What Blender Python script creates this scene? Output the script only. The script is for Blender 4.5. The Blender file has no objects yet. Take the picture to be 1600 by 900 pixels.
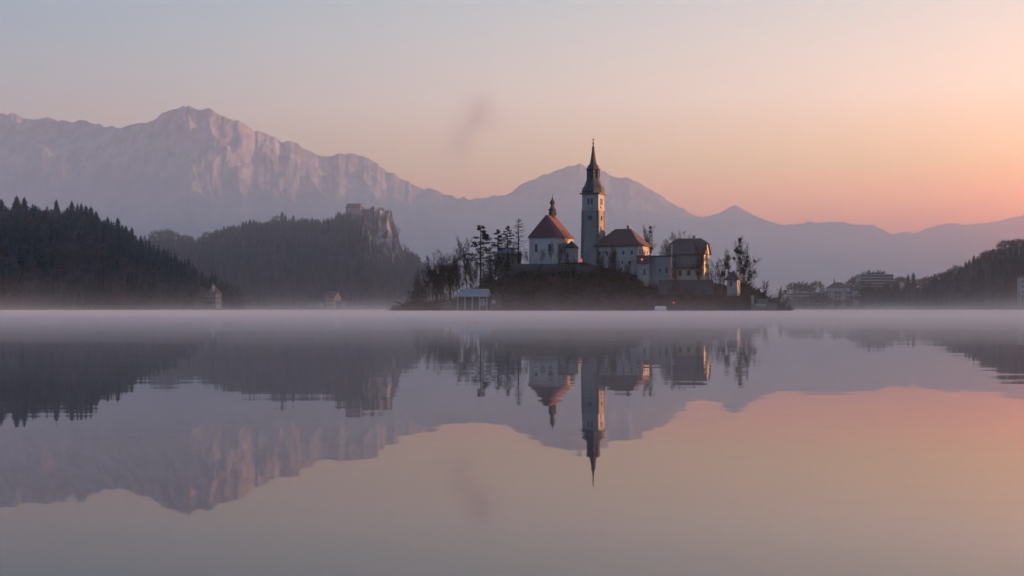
import bpy, math, random
import numpy as np
from mathutils import Vector

# ------------------------------------------------------------------ scene, camera, sky, sun
S = bpy.context.scene
COL = S.collection
HZ, F, CAM = 483.0, 2000.0, 1.2           # horizon row, focal length in px of the 1600 px wide photo, camera height

def lin(r, g, b):
    f = lambda c: (c/255/12.92) if c/255 <= .04045 else ((c/255+.055)/1.055)**2.4
    return (f(r), f(g), f(b), 1)

cam = bpy.data.cameras.new('camera')
cam.sensor_width = 36; cam.lens = 36*F/1600
cam.shift_y = (HZ-450)/1600
cam.clip_start = .1; cam.clip_end = 60000
camo = bpy.data.objects.new('camera', cam); COL.objects.link(camo)
camo.location = (0, 0, CAM); camo.rotation_euler = (math.pi/2, 0, 0)
S.camera = camo

SUN_AZ, SUN_EL = math.radians(89), math.radians(2.5)   # azimuth from +Y towards +X
sunl = bpy.data.lights.new('sun', 'SUN'); sunl.energy = 5.0; sunl.angle = math.radians(.6); sunl.color = (1, .46, .23)
suno = bpy.data.objects.new('sun', sunl); COL.objects.link(suno)
sd = Vector((math.sin(SUN_AZ)*math.cos(SUN_EL), math.cos(SUN_AZ)*math.cos(SUN_EL), math.sin(SUN_EL)))
suno.rotation_euler = sd.to_track_quat('Z', 'Y').to_euler()

HAZE_DENSITY = 3.0e-5
HAZE_COLOR = (.88, .94, .98, 1)
HAZE_ANISO = .72

# sky colours (linear) by height: left of the frame, right of the frame, behind
SKY_L = [(0, (.72, .41, .30)), (.10, (.70, .44, .35)), (.155, (.45, .46, .48)), (.2, (.31, .45, .55)), (.26, (.23, .42, .56)), (.5, (.22, .34, .54)), (1, (.15, .27, .50))]
SKY_R = [(0, (4.6, .64, .0)), (.06, (3.7, .80, .0)), (.11, (1.74, 1.10, .38)), (.16, (1.30, 1.12, .86)), (.24, (.74, .83, .83)), (.5, (.42, .45, .58)), (1, (.15, .27, .50))]
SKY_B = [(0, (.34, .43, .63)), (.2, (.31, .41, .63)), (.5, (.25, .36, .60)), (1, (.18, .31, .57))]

w = bpy.data.worlds.new('World'); S.world = w; w.use_nodes = True
nt = w.node_tree; nt.nodes.clear()
def nd(t, kind, **kw):
    n = t.nodes.new(kind)
    for k, v in kw.items(): setattr(n, k, v)
    return n
def math_n(t, op, a, b=None, clamp=False):
    n = nd(t, 'ShaderNodeMath', operation=op, use_clamp=clamp)
    for i, v in enumerate((a, b)):
        if v is None: continue
        if isinstance(v, (int, float)): n.inputs[i].default_value = v
        else: t.links.new(v, n.inputs[i])
    return n.outputs[0]
def maprange(t, v, a, b, c=0, d=1, smooth=False):
    n = nd(t, 'ShaderNodeMapRange'); n.clamp = True
    if smooth: n.interpolation_type = 'SMOOTHSTEP'
    t.links.new(v, n.inputs[0])
    for i, x in enumerate((a, b, c, d)): n.inputs[i+1].default_value = x
    return n.outputs[0]
def mixc(t, fac, a, b, mode='MIX'):
    n = nd(t, 'ShaderNodeMix', data_type='RGBA', blend_type=mode)
    for i, v in ((0, fac), (6, a), (7, b)):
        if isinstance(v, (int, float)): n.inputs[i].default_value = v
        elif isinstance(v, tuple): n.inputs[i].default_value = v if len(v) == 4 else v+(1,)
        else: t.links.new(v, n.inputs[i])
    return n.outputs[2]
def ramp(t, fac, stops, interp='LINEAR', conv=True):
    n = nd(t, 'ShaderNodeValToRGB'); n.color_ramp.interpolation = interp
    e = n.color_ramp.elements
    while len(e) < len(stops): e.new(.5)
    for q, (p, c) in zip(e, stops):
        q.position = p; q.color = lin(*c) if conv else (tuple(c)+(1,))[:4]
    t.links.new(fac, n.inputs[0]); return n.outputs[0]
tc = nd(nt, 'ShaderNodeTexCoord')
nrm = nd(nt, 'ShaderNodeVectorMath', operation='NORMALIZE'); nt.links.new(tc.outputs['Generated'], nrm.inputs[0])
sp = nd(nt, 'ShaderNodeSeparateXYZ'); nt.links.new(nrm.outputs[0], sp.inputs[0])
X_, Y_, Z_ = sp.outputs
hyp = math_n(nt, 'SQRT', math_n(nt, 'ADD', math_n(nt, 'ADD', math_n(nt, 'MULTIPLY', X_, X_), math_n(nt, 'MULTIPLY', Y_, Y_)), 1e-6))
hx, hy = math_n(nt, 'DIVIDE', X_, hyp), math_n(nt, 'DIVIDE', Y_, hyp)
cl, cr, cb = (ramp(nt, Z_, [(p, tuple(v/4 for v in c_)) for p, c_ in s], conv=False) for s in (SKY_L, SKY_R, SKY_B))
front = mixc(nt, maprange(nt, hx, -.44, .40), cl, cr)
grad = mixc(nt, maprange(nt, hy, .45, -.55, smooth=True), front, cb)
sky = nd(nt, 'ShaderNodeTexSky', sky_type='NISHITA'); sky.sun_disc = False
sky.sun_elevation = SUN_EL; sky.sun_rotation = SUN_AZ; sky.air_density = 1; sky.dust_density = 2
grad10 = mixc(nt, 1.0, grad, (40, 40, 40, 1), 'MULTIPLY')
tot = mixc(nt, .08, grad10, sky.outputs[0])
bg = nd(nt, 'ShaderNodeBackground'); bg.inputs[1].default_value = .05
nt.links.new(tot, bg.inputs[0])
wo = nd(nt, 'ShaderNodeOutputWorld'); nt.links.new(bg.outputs[0], wo.inputs[0])
w.cycles.sampling_method = 'MANUAL'; w.cycles.sample_map_resolution = 1024

S.view_settings.view_transform = 'Standard'; S.view_settings.look = 'None'
S.view_settings.exposure = 1.06; S.view_settings.gamma = 1; S.view_settings.use_curve_mapping = False
S.render.engine = 'CYCLES'
c = S.cycles
c.use_denoising = True; c.max_bounces = 12; c.diffuse_bounces = 3; c.glossy_bounces = 3; c.volume_bounces = 9
c.use_adaptive_sampling = False
c.volume_step_rate = 1.0; c.volume_max_steps = 256

# ------------------------------------------------------------------ helpers
def P(px, py, Y): return Vector(((px-800)/F*Y, Y, CAM+(HZ-py)/F*Y))
def zof(py, Y): return CAM+(HZ-py)/F*Y

def link(o): COL.objects.link(o); return o
class MB:
    def __init__(s): s.v, s.f = [], []
    def add(s, vs, fs):
        b = len(s.v); s.v += [tuple(p) for p in vs]; s.f += [tuple(b+i for i in q) for q in fs]; return s
    def box(s, x0, x1, y0, y1, z0, z1):
        return s.add([(x0,y0,z0),(x1,y0,z0),(x1,y1,z0),(x0,y1,z0),(x0,y0,z1),(x1,y0,z1),(x1,y1,z1),(x0,y1,z1)],
                     [(0,3,2,1),(4,5,6,7),(0,1,5,4),(1,2,6,5),(2,3,7,6),(3,0,4,7)])
    def frustum(s, r0, r1):   # two rectangles (x0,x1,y0,y1,z)
        a, b = r0, r1
        return s.add([(a[0],a[2],a[4]),(a[1],a[2],a[4]),(a[1],a[3],a[4]),(a[0],a[3],a[4]),(b[0],b[2],b[4]),(b[1],b[2],b[4]),(b[1],b[3],b[4]),(b[0],b[3],b[4])],
                     [(0,3,2,1),(4,5,6,7),(0,1,5,4),(1,2,6,5),(2,3,7,6),(3,0,4,7)])
    def lathe(s, prof, n=8, cx=0, cy=0, rot=0):
        vs, fs = [], []
        for r, z in prof:
            for k in range(n):
                a = rot+2*math.pi*k/n; vs.append((cx+r*math.cos(a), cy+r*math.sin(a), z))
        for i in range(len(prof)-1):
            for k in range(n):
                a, b = i*n+k, i*n+(k+1) % n; fs.append((a, b, b+n, a+n))
        fs.append(tuple(range(n))[::-1]); m = (len(prof)-1)*n; fs.append(tuple(m+k for k in range(n)))
        return s.add(vs, fs)
    def tube(s, pts, rs, n=5):
        vs, fs = [], []
        for i, p in enumerate(pts):
            d = (Vector(pts[min(i+1, len(pts)-1)])-Vector(pts[max(i-1, 0)])).normalized()
            a = d.orthogonal().normalized() if abs(d.z) > .95 else Vector((0,0,1)).cross(d).normalized()
            b = d.cross(a)
            for k in range(n):
                t = 2*math.pi*k/n; vs.append(Vector(p)+(a*math.cos(t)+b*math.sin(t))*rs[i])
        for i in range(len(pts)-1):
            for k in range(n):
                q, r = i*n+k, i*n+(k+1) % n; fs.append((q, r, r+n, q+n))
        fs.append(tuple(range(n))[::-1]); m = (len(pts)-1)*n; fs.append(tuple(m+k for k in range(n)))
        return s.add(vs, fs)
    def prism(s, prof, axis, a0, a1):   # closed (u,z) polygon pushed along 'x' or 'y'
        n = len(prof)
        g = (lambda u, z, a: (a, u, z)) if axis == 'x' else (lambda u, z, a: (u, a, z))
        vs = [g(u, z, a0) for u, z in prof]+[g(u, z, a1) for u, z in prof]
        return s.add(vs, [tuple(range(n)), tuple(range(n, 2*n))[::-1]]+[(i, i+n, (i+1) % n+n, (i+1) % n) for i in range(n)])
    def mesh(s, name, m):
        me = bpy.data.meshes.new(name); me.from_pydata(s.v, [], s.f); me.materials.append(m); me.update()
        return me
    def build(s, name, m, parent=None, fixn=True):
        me = s.mesh(name, m)
        if fixn:
            import bmesh
            b = bmesh.new(); b.from_mesh(me); bmesh.ops.recalc_face_normals(b, faces=b.faces); b.to_mesh(me); b.free()
        o = link(bpy.data.objects.new(name, me)); o.parent = parent
        return o
def np_mesh(name, V, T, m, tint=None, smooth=False):
    me = bpy.data.meshes.new(name); V = np.asarray(V, np.float32); T = np.asarray(T, np.int32); k = T.shape[1]
    me.vertices.add(len(V)); me.vertices.foreach_set('co', V.ravel())
    me.loops.add(T.size); me.loops.foreach_set('vertex_index', T.ravel())
    me.polygons.add(len(T)); me.polygons.foreach_set('loop_start', np.arange(0, T.size, k, dtype=np.int32))
    me.polygons.foreach_set('loop_total', np.full(len(T), k, np.int32))
    if smooth: me.polygons.foreach_set('use_smooth', np.ones(len(T), bool))
    if tint is not None:
        a = me.color_attributes.new('tint', 'FLOAT_COLOR', 'POINT'); a.data.foreach_set('color', np.asarray(tint, np.float32).ravel())
    me.materials.append(m); me.update(); me.validate()
    return me
def thing(name, label, cat, loc, rotz=0, group=None):
    o = link(bpy.data.objects.new(name, None)); o.location = loc; o.rotation_euler = (0, 0, rotz)
    return tag(o, label, cat, group)
def tag(o, label, cat, group=None):
    o['label'] = label; o['category'] = cat
    if group: o['group'] = group
    return o
def kind(o, k, label=None):
    o['kind'] = k
    if label: o['label'] = label
    return o
def copy_tree(o, parent=None):
    n = link(o.copy()); n.parent = parent
    for ch in o.children: copy_tree(ch, n)
    return n

def vnoise(x, y, seed=0):
    x, y = np.asarray(x, float), np.asarray(y, float)
    ix, iy = np.floor(x).astype(np.int64), np.floor(y).astype(np.int64)
    fx, fy = x-ix, y-iy; fx, fy = fx*fx*(3-2*fx), fy*fy*(3-2*fy)
    def h(a, b):
        q = (a*374761393+b*668265263+seed*1442695041) & 0xffffffff
        q = ((q ^ (q >> 13))*1274126177) & 0xffffffff
        return ((q ^ (q >> 16)) & 0xffff)/65535.
    return (h(ix,iy)*(1-fx)+h(ix+1,iy)*fx)*(1-fy)+(h(ix,iy+1)*(1-fx)+h(ix+1,iy+1)*fx)*fy
def fbm(x, y, seed=0, n=5, ridged=False):
    t, a, s = 0, .5, 0
    for i in range(n):
        v = vnoise(x, y, seed+i*17)
        if ridged: v = 1-abs(2*v-1)
        t = t+a*v; s += a; a *= .5; x, y = x*2.03+11.3, y*2.03+5.7
    return t/s
def sst(t): t = np.clip(t, 0, 1); return t*t*(3-2*t)

# ------------------------------------------------------------------ materials
def principled(name, rough=.8, spec=.3):
    m = bpy.data.materials.new(name); m.use_nodes = True; t = m.node_tree
    b = t.nodes['Principled BSDF']; b.inputs['Roughness'].default_value = rough
    b.inputs['Specular IOR Level'].default_value = spec
    return m, t, b
def noise_n(t, scale, detail=4, rough=.55, vec=None, mapping=None, coord='Object'):
    n = nd(t, 'ShaderNodeTexNoise'); n.inputs['Scale'].default_value = scale; n.inputs['Detail'].default_value = detail; n.inputs['Roughness'].default_value = rough
    if vec is None:
        vec = nd(t, 'ShaderNodeTexCoord').outputs[coord]
    if mapping:
        mp = nd(t, 'ShaderNodeMapping'); mp.inputs['Scale'].default_value = mapping; t.links.new(vec, mp.inputs[0]); vec = mp.outputs[0]
    t.links.new(vec, n.inputs['Vector']); return n
def mottled(name, a, b, scale, rough=.85, mapping=None, lo=.35, hi=.65, spec=.25, third=None, bump=0):
    m, t, p = principled(name, rough, spec)
    n = noise_n(t, scale, 6, .6, mapping=mapping)
    f = maprange(t, n.outputs[0], lo, hi)
    col = mixc(t, f, a, b)
    if third:
        n2 = noise_n(t, third[1], 3)
        col = mixc(t, maprange(t, n2.outputs[0], third[2], third[3]), col, third[0])
    t.links.new(col, p.inputs['Base Color'])
    if bump:
        bn = nd(t, 'ShaderNodeBump'); bn.inputs['Strength'].default_value = .6; bn.inputs['Distance'].default_value = bump
        t.links.new(n.outputs[0], bn.inputs['Height']); t.links.new(bn.outputs[0], p.inputs['Normal'])
    return m
def masonry(name, a, b, mortar, scale, streak=(.08, .08, .09), bump=.04):
    m, t, p = principled(name, .9, .2)
    co = nd(t, 'ShaderNodeTexCoord').outputs['Object']
    sx = nd(t, 'ShaderNodeSeparateXYZ'); t.links.new(co, sx.inputs[0])
    cx = nd(t, 'ShaderNodeCombineXYZ'); t.links.new(math_n(t, 'ADD', sx.outputs[0], sx.outputs[1]), cx.inputs[0]); t.links.new(sx.outputs[2], cx.inputs[1])
    br = nd(t, 'ShaderNodeTexBrick'); br.inputs['Scale'].default_value = scale; br.inputs['Mortar Size'].default_value = .03
    br.inputs['Color1'].default_value = a+(1,); br.inputs['Color2'].default_value = b+(1,); br.inputs['Mortar'].default_value = mortar+(1,)
    br.inputs['Brick Width'].default_value = .7; br.inputs['Row Height'].default_value = .35
    t.links.new(cx.outputs[0], br.inputs[0])
    n = noise_n(t, .5, 5, .6, vec=co, mapping=(1, 1, .35))
    col = mixc(t, maprange(t, n.outputs[0], .42, .72, 0, .7), br.outputs[0], streak)
    n3 = noise_n(t, 2.2, 4, .6, vec=co)
    col = mixc(t, maprange(t, n3.outputs[0], .4, .7, 0, .45), col, tuple(min(1, q*1.6) for q in a))
    t.links.new(col, p.inputs['Base Color'])
    return m
def plaster(name, a, dirt, amount=.55):
    m, t, p = principled(name, .9, .2)
    n = noise_n(t, .45, 6, .65, mapping=(1, 1, .4)); n2 = noise_n(t, 2.5, 4, .6, mapping=(1, 1, .15))
    col = mixc(t, maprange(t, n.outputs[0], .42, .68, 0, amount), a, dirt)
    col = mixc(t, maprange(t, n2.outputs[0], .5, .75, 0, amount*.7), col, tuple(q*.7 for q in dirt))
    t.links.new(col, p.inputs['Base Color']); return m
def tiled(name, a, b, scale=3.0, moss=(.06, .065, .05)):
    m, t, p = principled(name, .8, .25)
    co = nd(t, 'ShaderNodeTexCoord').outputs['Object']
    n = noise_n(t, .6, 5, .65, vec=co); n2 = noise_n(t, 4, 3, .6, vec=co, mapping=(1, 1, 3))
    col = mixc(t, maprange(t, n2.outputs[0], .35, .65), a, b)
    col = mixc(t, maprange(t, n.outputs[0], .48, .7, 0, .75), col, moss)
    t.links.new(col, p.inputs['Base Color'])
    wv = nd(t, 'ShaderNodeTexWave', bands_direction='Z'); wv.inputs['Scale'].default_value = scale; wv.inputs['Distortion'].default_value = 1
    t.links.new(co, wv.inputs[0])
    bn = nd(t, 'ShaderNodeBump'); bn.inputs['Strength'].default_value = .7; bn.inputs['Distance'].default_value = .05
    t.links.new(wv.outputs[1], bn.inputs['Height']); t.links.new(bn.outputs[0], p.inputs['Normal'])
    return m
def tinted(name, rough=.9):
    m, t, p = principled(name, rough, .1)
    a = nd(t, 'ShaderNodeAttribute', attribute_name='tint'); t.links.new(a.outputs[0], p.inputs['Base Color']); return m
M = {}
M['needles'] = mottled('needles', (.022, .034, .030), (.045, .060, .048), .8, .9, spec=.1)
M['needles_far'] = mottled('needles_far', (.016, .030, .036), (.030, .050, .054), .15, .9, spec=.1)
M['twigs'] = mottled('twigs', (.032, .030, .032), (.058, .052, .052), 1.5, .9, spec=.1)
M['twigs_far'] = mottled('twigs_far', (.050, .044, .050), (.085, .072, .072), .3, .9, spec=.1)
M['bark'] = mottled('bark', (.030, .028, .029), (.062, .056, .054), 3, .95, (1, 1, .3), spec=.1)
M['mistletoe'] = mottled('mistletoe', (.025, .032, .022), (.05, .055, .035), 2, .9, spec=.1)
M['forest'] = tinted('forest')
M['undergrowth'] = tinted('undergrowth')
M['plaster_church'] = plaster('plaster_church', (.43, .41, .38), (.21, .205, .20))
M['plaster_pale'] = plaster('plaster_pale', (.36, .345, .32), (.17, .165, .16))
M['plaster_grey'] = plaster('plaster_grey', (.23, .23, .235), (.13, .13, .133))
M['plaster_cream'] = plaster('plaster_cream', (.50, .42, .30), (.22, .19, .16), .4)
M['plaster_white'] = plaster('plaster_white', (.62, .60, .57), (.3, .29, .28), .4)
M['stone_tower'] = masonry('stone_tower', (.185, .175, .165), (.29, .27, .25), (.12, .115, .11), 1.0, (.10, .095, .095))
M['stone_pale'] = masonry('stone_pale', (.28, .265, .25), (.36, .34, .315), (.19, .18, .17), 1.0, (.15, .145, .14))
M['stone_dark'] = masonry('stone_dark', (.075, .075, .078), (.12, .115, .115), (.05, .05, .05), .9)
M['quoin'] = masonry('quoin', (.12, .115, .115), (.19, .18, .175), (.06, .06, .06), .9)
M['tile_red'] = tiled('tile_red', (.105, .045, .050), (.15, .075, .082), moss=(.10, .065, .07))
M['tile_brown'] = tiled('tile_brown', (.080, .050, .048), (.125, .075, .070))
M['tile_grey'] = tiled('tile_grey', (.125, .072, .066), (.19, .13, .12), moss=(.09, .066, .06))
M['tile_dark'] = tiled('tile_dark', (.05, .05, .055), (.085, .08, .085))
M['metal_roof'] = tiled('metal_roof', (.20, .21, .225), (.26, .27, .28), 1.2, moss=(.17, .19, .21))
M['slate'] = mottled('slate', (.028, .029, .035), (.055, .053, .060), 1.8, .6, spec=.4)
M['copper'] = mottled('copper', (.05, .06, .062), (.08, .085, .085), 2.5, .6, spec=.4)
M['wood'] = mottled('wood', (.10, .085, .08), (.16, .13, .115), 2.5, .85, (1, 1, .25))
M['wood_pale'] = mottled('wood_pale', (.30, .29, .28), (.42, .41, .40), 2, .8)
M['wood_cladding'] = mottled('wood_cladding', (.17, .145, .13), (.27, .235, .21), 2, .85, (1, 1, .3))
M['glass'] = mottled('glass', (.018, .020, .024), (.03, .032, .038), 1, .2, spec=.5)
M['gold'] = mottled('gold', (.16, .11, .05), (.22, .16, .08), 4, .4, spec=.5)
M['iron'] = mottled('iron', (.03, .03, .032), (.05, .05, .05), 5, .6)
M['canvas'] = mottled('canvas', (.62, .60, .56), (.72, .70, .66), 2, .85)
M['red_paint'] = mottled('red_paint', (.55, .035, .025), (.65, .06, .04), 3, .5)
M['trim'] = mottled('trim', (.24, .235, .23), (.32, .31, .30), 2, .85)
lm, lt, lp = principled('red_lamp'); lp.inputs['Base Color'].default_value = (.6, .05, .03, 1)
lp.inputs['Emission Color'].default_value = (1, .10, .04, 1); lp.inputs['Emission Strength'].default_value = .5; M['red_lamp'] = lm
M['grass'] = mottled('grass', (.040, .042, .026), (.075, .066, .042), .35, .95, spec=.1)
M['earth'] = mottled('earth', (.022, .020, .021), (.050, .043, .042), .2, .95, spec=.1, third=((.05, .052, .035), .05, .5, .6))
M['forest_floor'] = mottled('forest_floor', (.026, .03, .03), (.05, .045, .042), .03, .95, spec=.1)
M['ground'] = mottled('ground', (.05, .055, .045), (.09, .085, .07), .004, .95, spec=.1)
# bare limestone face with forest ledges
M['crag'] = mottled('crag', (.07, .07, .07), (.36, .33, .32), .035, .95, (1, 1, .5), .42, .60, third=((.05, .055, .05), .06, .50, .58))
def mountain_mat():
    m, t, p = principled('mountain', .95, .1)
    co = nd(t, 'ShaderNodeTexCoord').outputs['Object']
    n = noise_n(t, .0024, 9, .68, vec=co, mapping=(1.1, .7, 1.3))
    n2 = noise_n(t, .008, 8, .70, vec=co, mapping=(1.5, .6, .8))
    gz = nd(t, 'ShaderNodeSeparateXYZ'); t.links.new(co, gz.inputs[0])
    hi = maprange(t, gz.outputs[2], 500, 1300)
    forest, scree, rock, snow = (.10, .105, .115), (.36, .31, .33), (.47, .395, .415), (.66, .62, .65)
    base = mixc(t, hi, mixc(t, maprange(t, n.outputs[0], .46, .62), forest, scree), mixc(t, maprange(t, n2.outputs[0], .42, .58), (.17, .165, .17), rock))
    sn = math_n(t, 'MULTIPLY', maprange(t, n2.outputs[0], .60, .74, 0, .5), maprange(t, gz.outputs[2], 350, 1100))
    col = mixc(t, sn, base, snow)
    t.links.new(col, p.inputs['Base Color'])
    n4 = noise_n(t, .011, 9, .68, vec=co)
    bn = nd(t, 'ShaderNodeBump'); bn.inputs['Strength'].default_value = .9; bn.inputs['Distance'].default_value = 45
    t.links.new(n4.outputs[0], bn.inputs['Height']); t.links.new(bn.outputs[0], p.inputs['Normal'])
    return m
M['mountain'] = mountain_mat()
def water_mat():
    m, t, p = principled('water', .0, .5)
    p.inputs['Base Color'].default_value = (.045, .048, .055, 1); p.inputs['IOR'].default_value = 1.40
    p.inputs['Roughness'].default_value = .02
    co = nd(t, 'ShaderNodeTexCoord').outputs['Object']
    n1 = noise_n(t, 1.0, 3, .55, vec=co, mapping=(.45, 2.4, 1))
    n2 = noise_n(t, 1.0, 2, .5, vec=co, mapping=(.05, .22, 1))
    n3 = noise_n(t, 1.0, 2, .5, vec=co, mapping=(.02, .06, 1))
    amp = maprange(t, n3.outputs[0], .38, .68, .005, .017)
    def centred(n, k):
        a = nd(t, 'ShaderNodeVectorMath', operation='SUBTRACT'); t.links.new(n.outputs['Color'], a.inputs[0]); a.inputs[1].default_value = (.5, .5, .5)
        b = nd(t, 'ShaderNodeVectorMath', operation='SCALE'); t.links.new(a.outputs[0], b.inputs[0])
        if isinstance(k, float): b.inputs['Scale'].default_value = k
        else: t.links.new(k, b.inputs['Scale'])
        return b.outputs[0]
    s = nd(t, 'ShaderNodeVectorMath', operation='ADD'); t.links.new(centred(n1, amp), s.inputs[0]); t.links.new(centred(n2, .0045), s.inputs[1])
    k = nd(t, 'ShaderNodeVectorMath', operation='MULTIPLY'); t.links.new(s.outputs[0], k.inputs[0]); k.inputs[1].default_value = (.5, 1, 0)
    a = nd(t, 'ShaderNodeVectorMath', operation='ADD'); t.links.new(k.outputs[0], a.inputs[0]); a.inputs[1].default_value = (0, 0, 1)
    q = nd(t, 'ShaderNodeVectorMath', operation='NORMALIZE'); t.links.new(a.outputs[0], q.inputs[0])
    t.links.new(q.outputs[0], p.inputs['Normal']); return m
M['water'] = water_mat()
def vol_mat(name, color, dens, aniso, noise=None):
    m = bpy.data.materials.new(name); m.use_nodes = True; t = m.node_tree; t.nodes.clear()
    v = nd(t, 'ShaderNodeVolumePrincipled'); v.inputs['Color'].default_value = color; v.inputs['Density'].default_value = dens; v.inputs['Anisotropy'].default_value = aniso
    o = nd(t, 'ShaderNodeOutputMaterial'); t.links.new(v.outputs[0], o.inputs['Volume'])
    if noise:
        t.links.new(noise(t), v.inputs['Density'])
    return m

# ------------------------------------------------------------------ air
kind(MB().box(-6500, 7300, -3000, 13600, -4, 2050).build('haze', vol_mat('haze', HAZE_COLOR, HAZE_DENSITY, HAZE_ANISO)), 'stuff', 'thin pale morning haze over the whole valley')
def mist_density(d0, scale, height=None, lo=.15):
    def fn(t):
        co = nd(t, 'ShaderNodeTexCoord').outputs['Object']
        n = noise_n(t, 1.0, 4, .6, vec=co, mapping=scale)
        k = maprange(t, n.outputs[0], .36, .64, lo, 1.0)
        if height:
            sx = nd(t, 'ShaderNodeSeparateXYZ'); t.links.new(co, sx.inputs[0])
            n2 = noise_n(t, 1.0, 3, .5, vec=co, mapping=(scale[0]*.5, scale[1]*.5, 0))
            h = maprange(t, n2.outputs[0], .34, .66, height*.25, height*2.0)
            k = math_n(t, 'MULTIPLY', k, math_n(t, 'EXPONENT', math_n(t, 'MULTIPLY', math_n(t, 'DIVIDE', sx.outputs[2], h), -1)))
        return math_n(t, 'MULTIPLY', k, d0)
    return fn
MISTS = [(9, 62, .02, .62, mist_density(.0115, (.035, .09, .3), None, .12)), (62.01, 1700, .02, .62, mist_density(.0195, (.010, .022, .3), None, .45)), (170, 1700, .63, 13, mist_density(.0019, (.016, .016, .10), 2.8, .12))]
for y0, y1, z0, z1, fn in MISTS:
    vm = vol_mat('mist', (.985, .97, .985, 1), .001, .5, fn); vm.cycles.volume_step_rate = .25
    kind(MB().box(-1300, 1300, y0, y1, z0, z1).build('mist', vm), 'stuff', 'low white mist lying on the lake')
kind(MB().box(-4600, 3400, 1010, 13500, -3.9, 640).build('mist', vol_mat('basin_mist', (.97, .965, 1, 1), 2.25e-4, .58)), 'stuff', 'blue morning mist filling the whole lake basin')


# ------------------------------------------------------------------ terrain
def shore(u):
    return np.interp(u, [-1.2, -.4, -.24, -.2, -.05, .1, .22, .3, .4, 1.2], [950, 1050, 1130, 1420, 1550, 1600, 1500, 1430, 1240, 1000])
US = np.linspace(-.48, .44, 240); YS = np.concatenate([np.linspace(-900, 900, 10), np.linspace(940, 2000, 90), np.linspace(2050, 13400, 60)])
UG, YG = np.meshgrid(US, YS, indexing='ij')
XG = UG*np.maximum(YG, 900)*1.0
UU = XG/np.maximum(np.abs(YG), 1)
ZG = np.where(YG < 900, -3, -3+np.clip((YG-shore(UG))/30, 0, 1)*4.2+np.clip((YG-shore(UG)-30)/4000, 0, 1)*70+(fbm(XG/300, YG/300, 3)-.5)*np.clip((YG-shore(UG))/200, 0, 1)*8)
def grid_obj(name, X, Y, Z, m, smooth=True):
    a, b = X.shape; V = np.stack([X, Y, Z], -1).reshape(-1, 3)
    i = np.arange(a*b).reshape(a, b); Q = np.stack([i[:-1, :-1], i[1:, :-1], i[1:, 1:], i[:-1, 1:]], -1).reshape(-1, 4)
    return link(bpy.data.objects.new(name, np_mesh(name, V, Q, m, smooth=smooth)))
kind(grid_obj('ground', XG, YG, ZG, M['ground']), 'structure')
kind(MB().add([(-2300, -900, 0), (2300, -900, 0), (2300, 2300, 0), (-2300, 2300, 0)], [(0, 1, 2, 3)]).build('lake', M['water'], fixn=False), 'structure', 'calm lake mirroring the island, mountains and dawn sky')

# mountains -------------------------------------------------------
def mountain(pts, Yd, depth, back, seed, u0, u1, spur=.30, n=1000, rough=1.0, spurs=()):
    U = np.linspace(u0, u1, n); Tn = np.concatenate([np.linspace(0, .55, 50), np.linspace(.56, 1, 80), np.linspace(1.03, 1+back/depth, 16)])
    u, t = np.meshgrid(U, Tn, indexing='ij'); Y = Yd-depth+t*depth+(fbm(u*9, t*0, seed+5)-.5)*900*np.clip(t, 0, 1)
    px = 800+u*F
    zr = np.maximum(zof(np.interp(px, [p[0] for p in pts], [p[1] for p in pts]), Yd+(fbm(u*9, t*0, seed+5)-.5)*900), 0)
    zr = zr+(fbm(px/11, t*0, seed+9, 5)-.5)*46*rough*np.clip(zr/300, 0, 1)
    tt = np.clip(t, 0, 1)
    g = np.where(t <= 1, .45*tt+.55*tt**2.2, 1-np.clip(t-1, 0, 9)*1.3)
    rid = fbm(u*Yd/900+t*.9, t*1.6, seed, 5, True)
    rid2 = fbm(u*Yd/300+t*2.0, t*9, seed+31, 5, True)
    env = np.sin(np.pi*np.clip(tt**.9, 0, 1))**.8
    z = zr*g-zr*spur*env*(1-rid)*1.3-zr*.13*env**.6*(1-rid2)
    z = z+(fbm(u*Yd/150+fbm(u*Yd/500, Y/500, seed+80)*2, Y/170, seed+60, 5, True)-.6)*120*rough*np.clip(zr/500, 0, 1)*np.clip(tt*3, 0, 1)*np.clip((1.0-t)*7+.10, .10, 1)
    z = z+(fbm(u*Yd/420+t*2, Y/420, seed+70, 5, True)-.6)*170*rough*np.clip(zr/500, 0, 1)*np.clip(tt*3, 0, 1)*np.clip((1.0-t)*4, 0, 1)
    for sp0, slant, wd, hgt in spurs:
        q = (px-sp0-(1-tt)*slant)/wd
        z = z+hgt*np.exp(-np.abs(q)**1.5)*np.clip(tt*1.6, 0, 1)*np.clip((1.0-t)*6, 0, 1)*(.6+.8*fbm(u*Yd/200, Y/300, 99))
    o = grid_obj('mountain', u*Y, Y, np.maximum(z, -3.5), M['mountain'])
    return kind(o, 'structure')
A_PTS = [(-700, 260), (-450, 215), (-250, 196), (-100, 185), (0, 176), (18, 177), (40, 184), (80, 185), (110, 191), (128, 189), (150, 196), (185, 199), (215, 192), (240, 187), (262, 173), (285, 165), (308, 172), (325, 170), (345, 178), (375, 190), (400, 204), (440, 219), (455, 220), (480, 236), (500, 243), (530, 241), (558, 240), (578, 248), (600, 264), (625, 278), (650, 290), (680, 298), (710, 307), (740, 313), (800, 340), (880, 385), (960, 430), (1040, 480)]
B_PTS = [(480, 480), (560, 400), (640, 345), (740, 311), (760, 309), (790, 303), (812, 290), (830, 282), (860, 268), (885, 260), (893, 261), (905, 254), (918, 262), (940, 267), (960, 276), (985, 279), (1010, 291), (1040, 311), (1070, 328), (1090, 338), (1130, 352), (1200, 385), (1280, 430), (1340, 480)]
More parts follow.
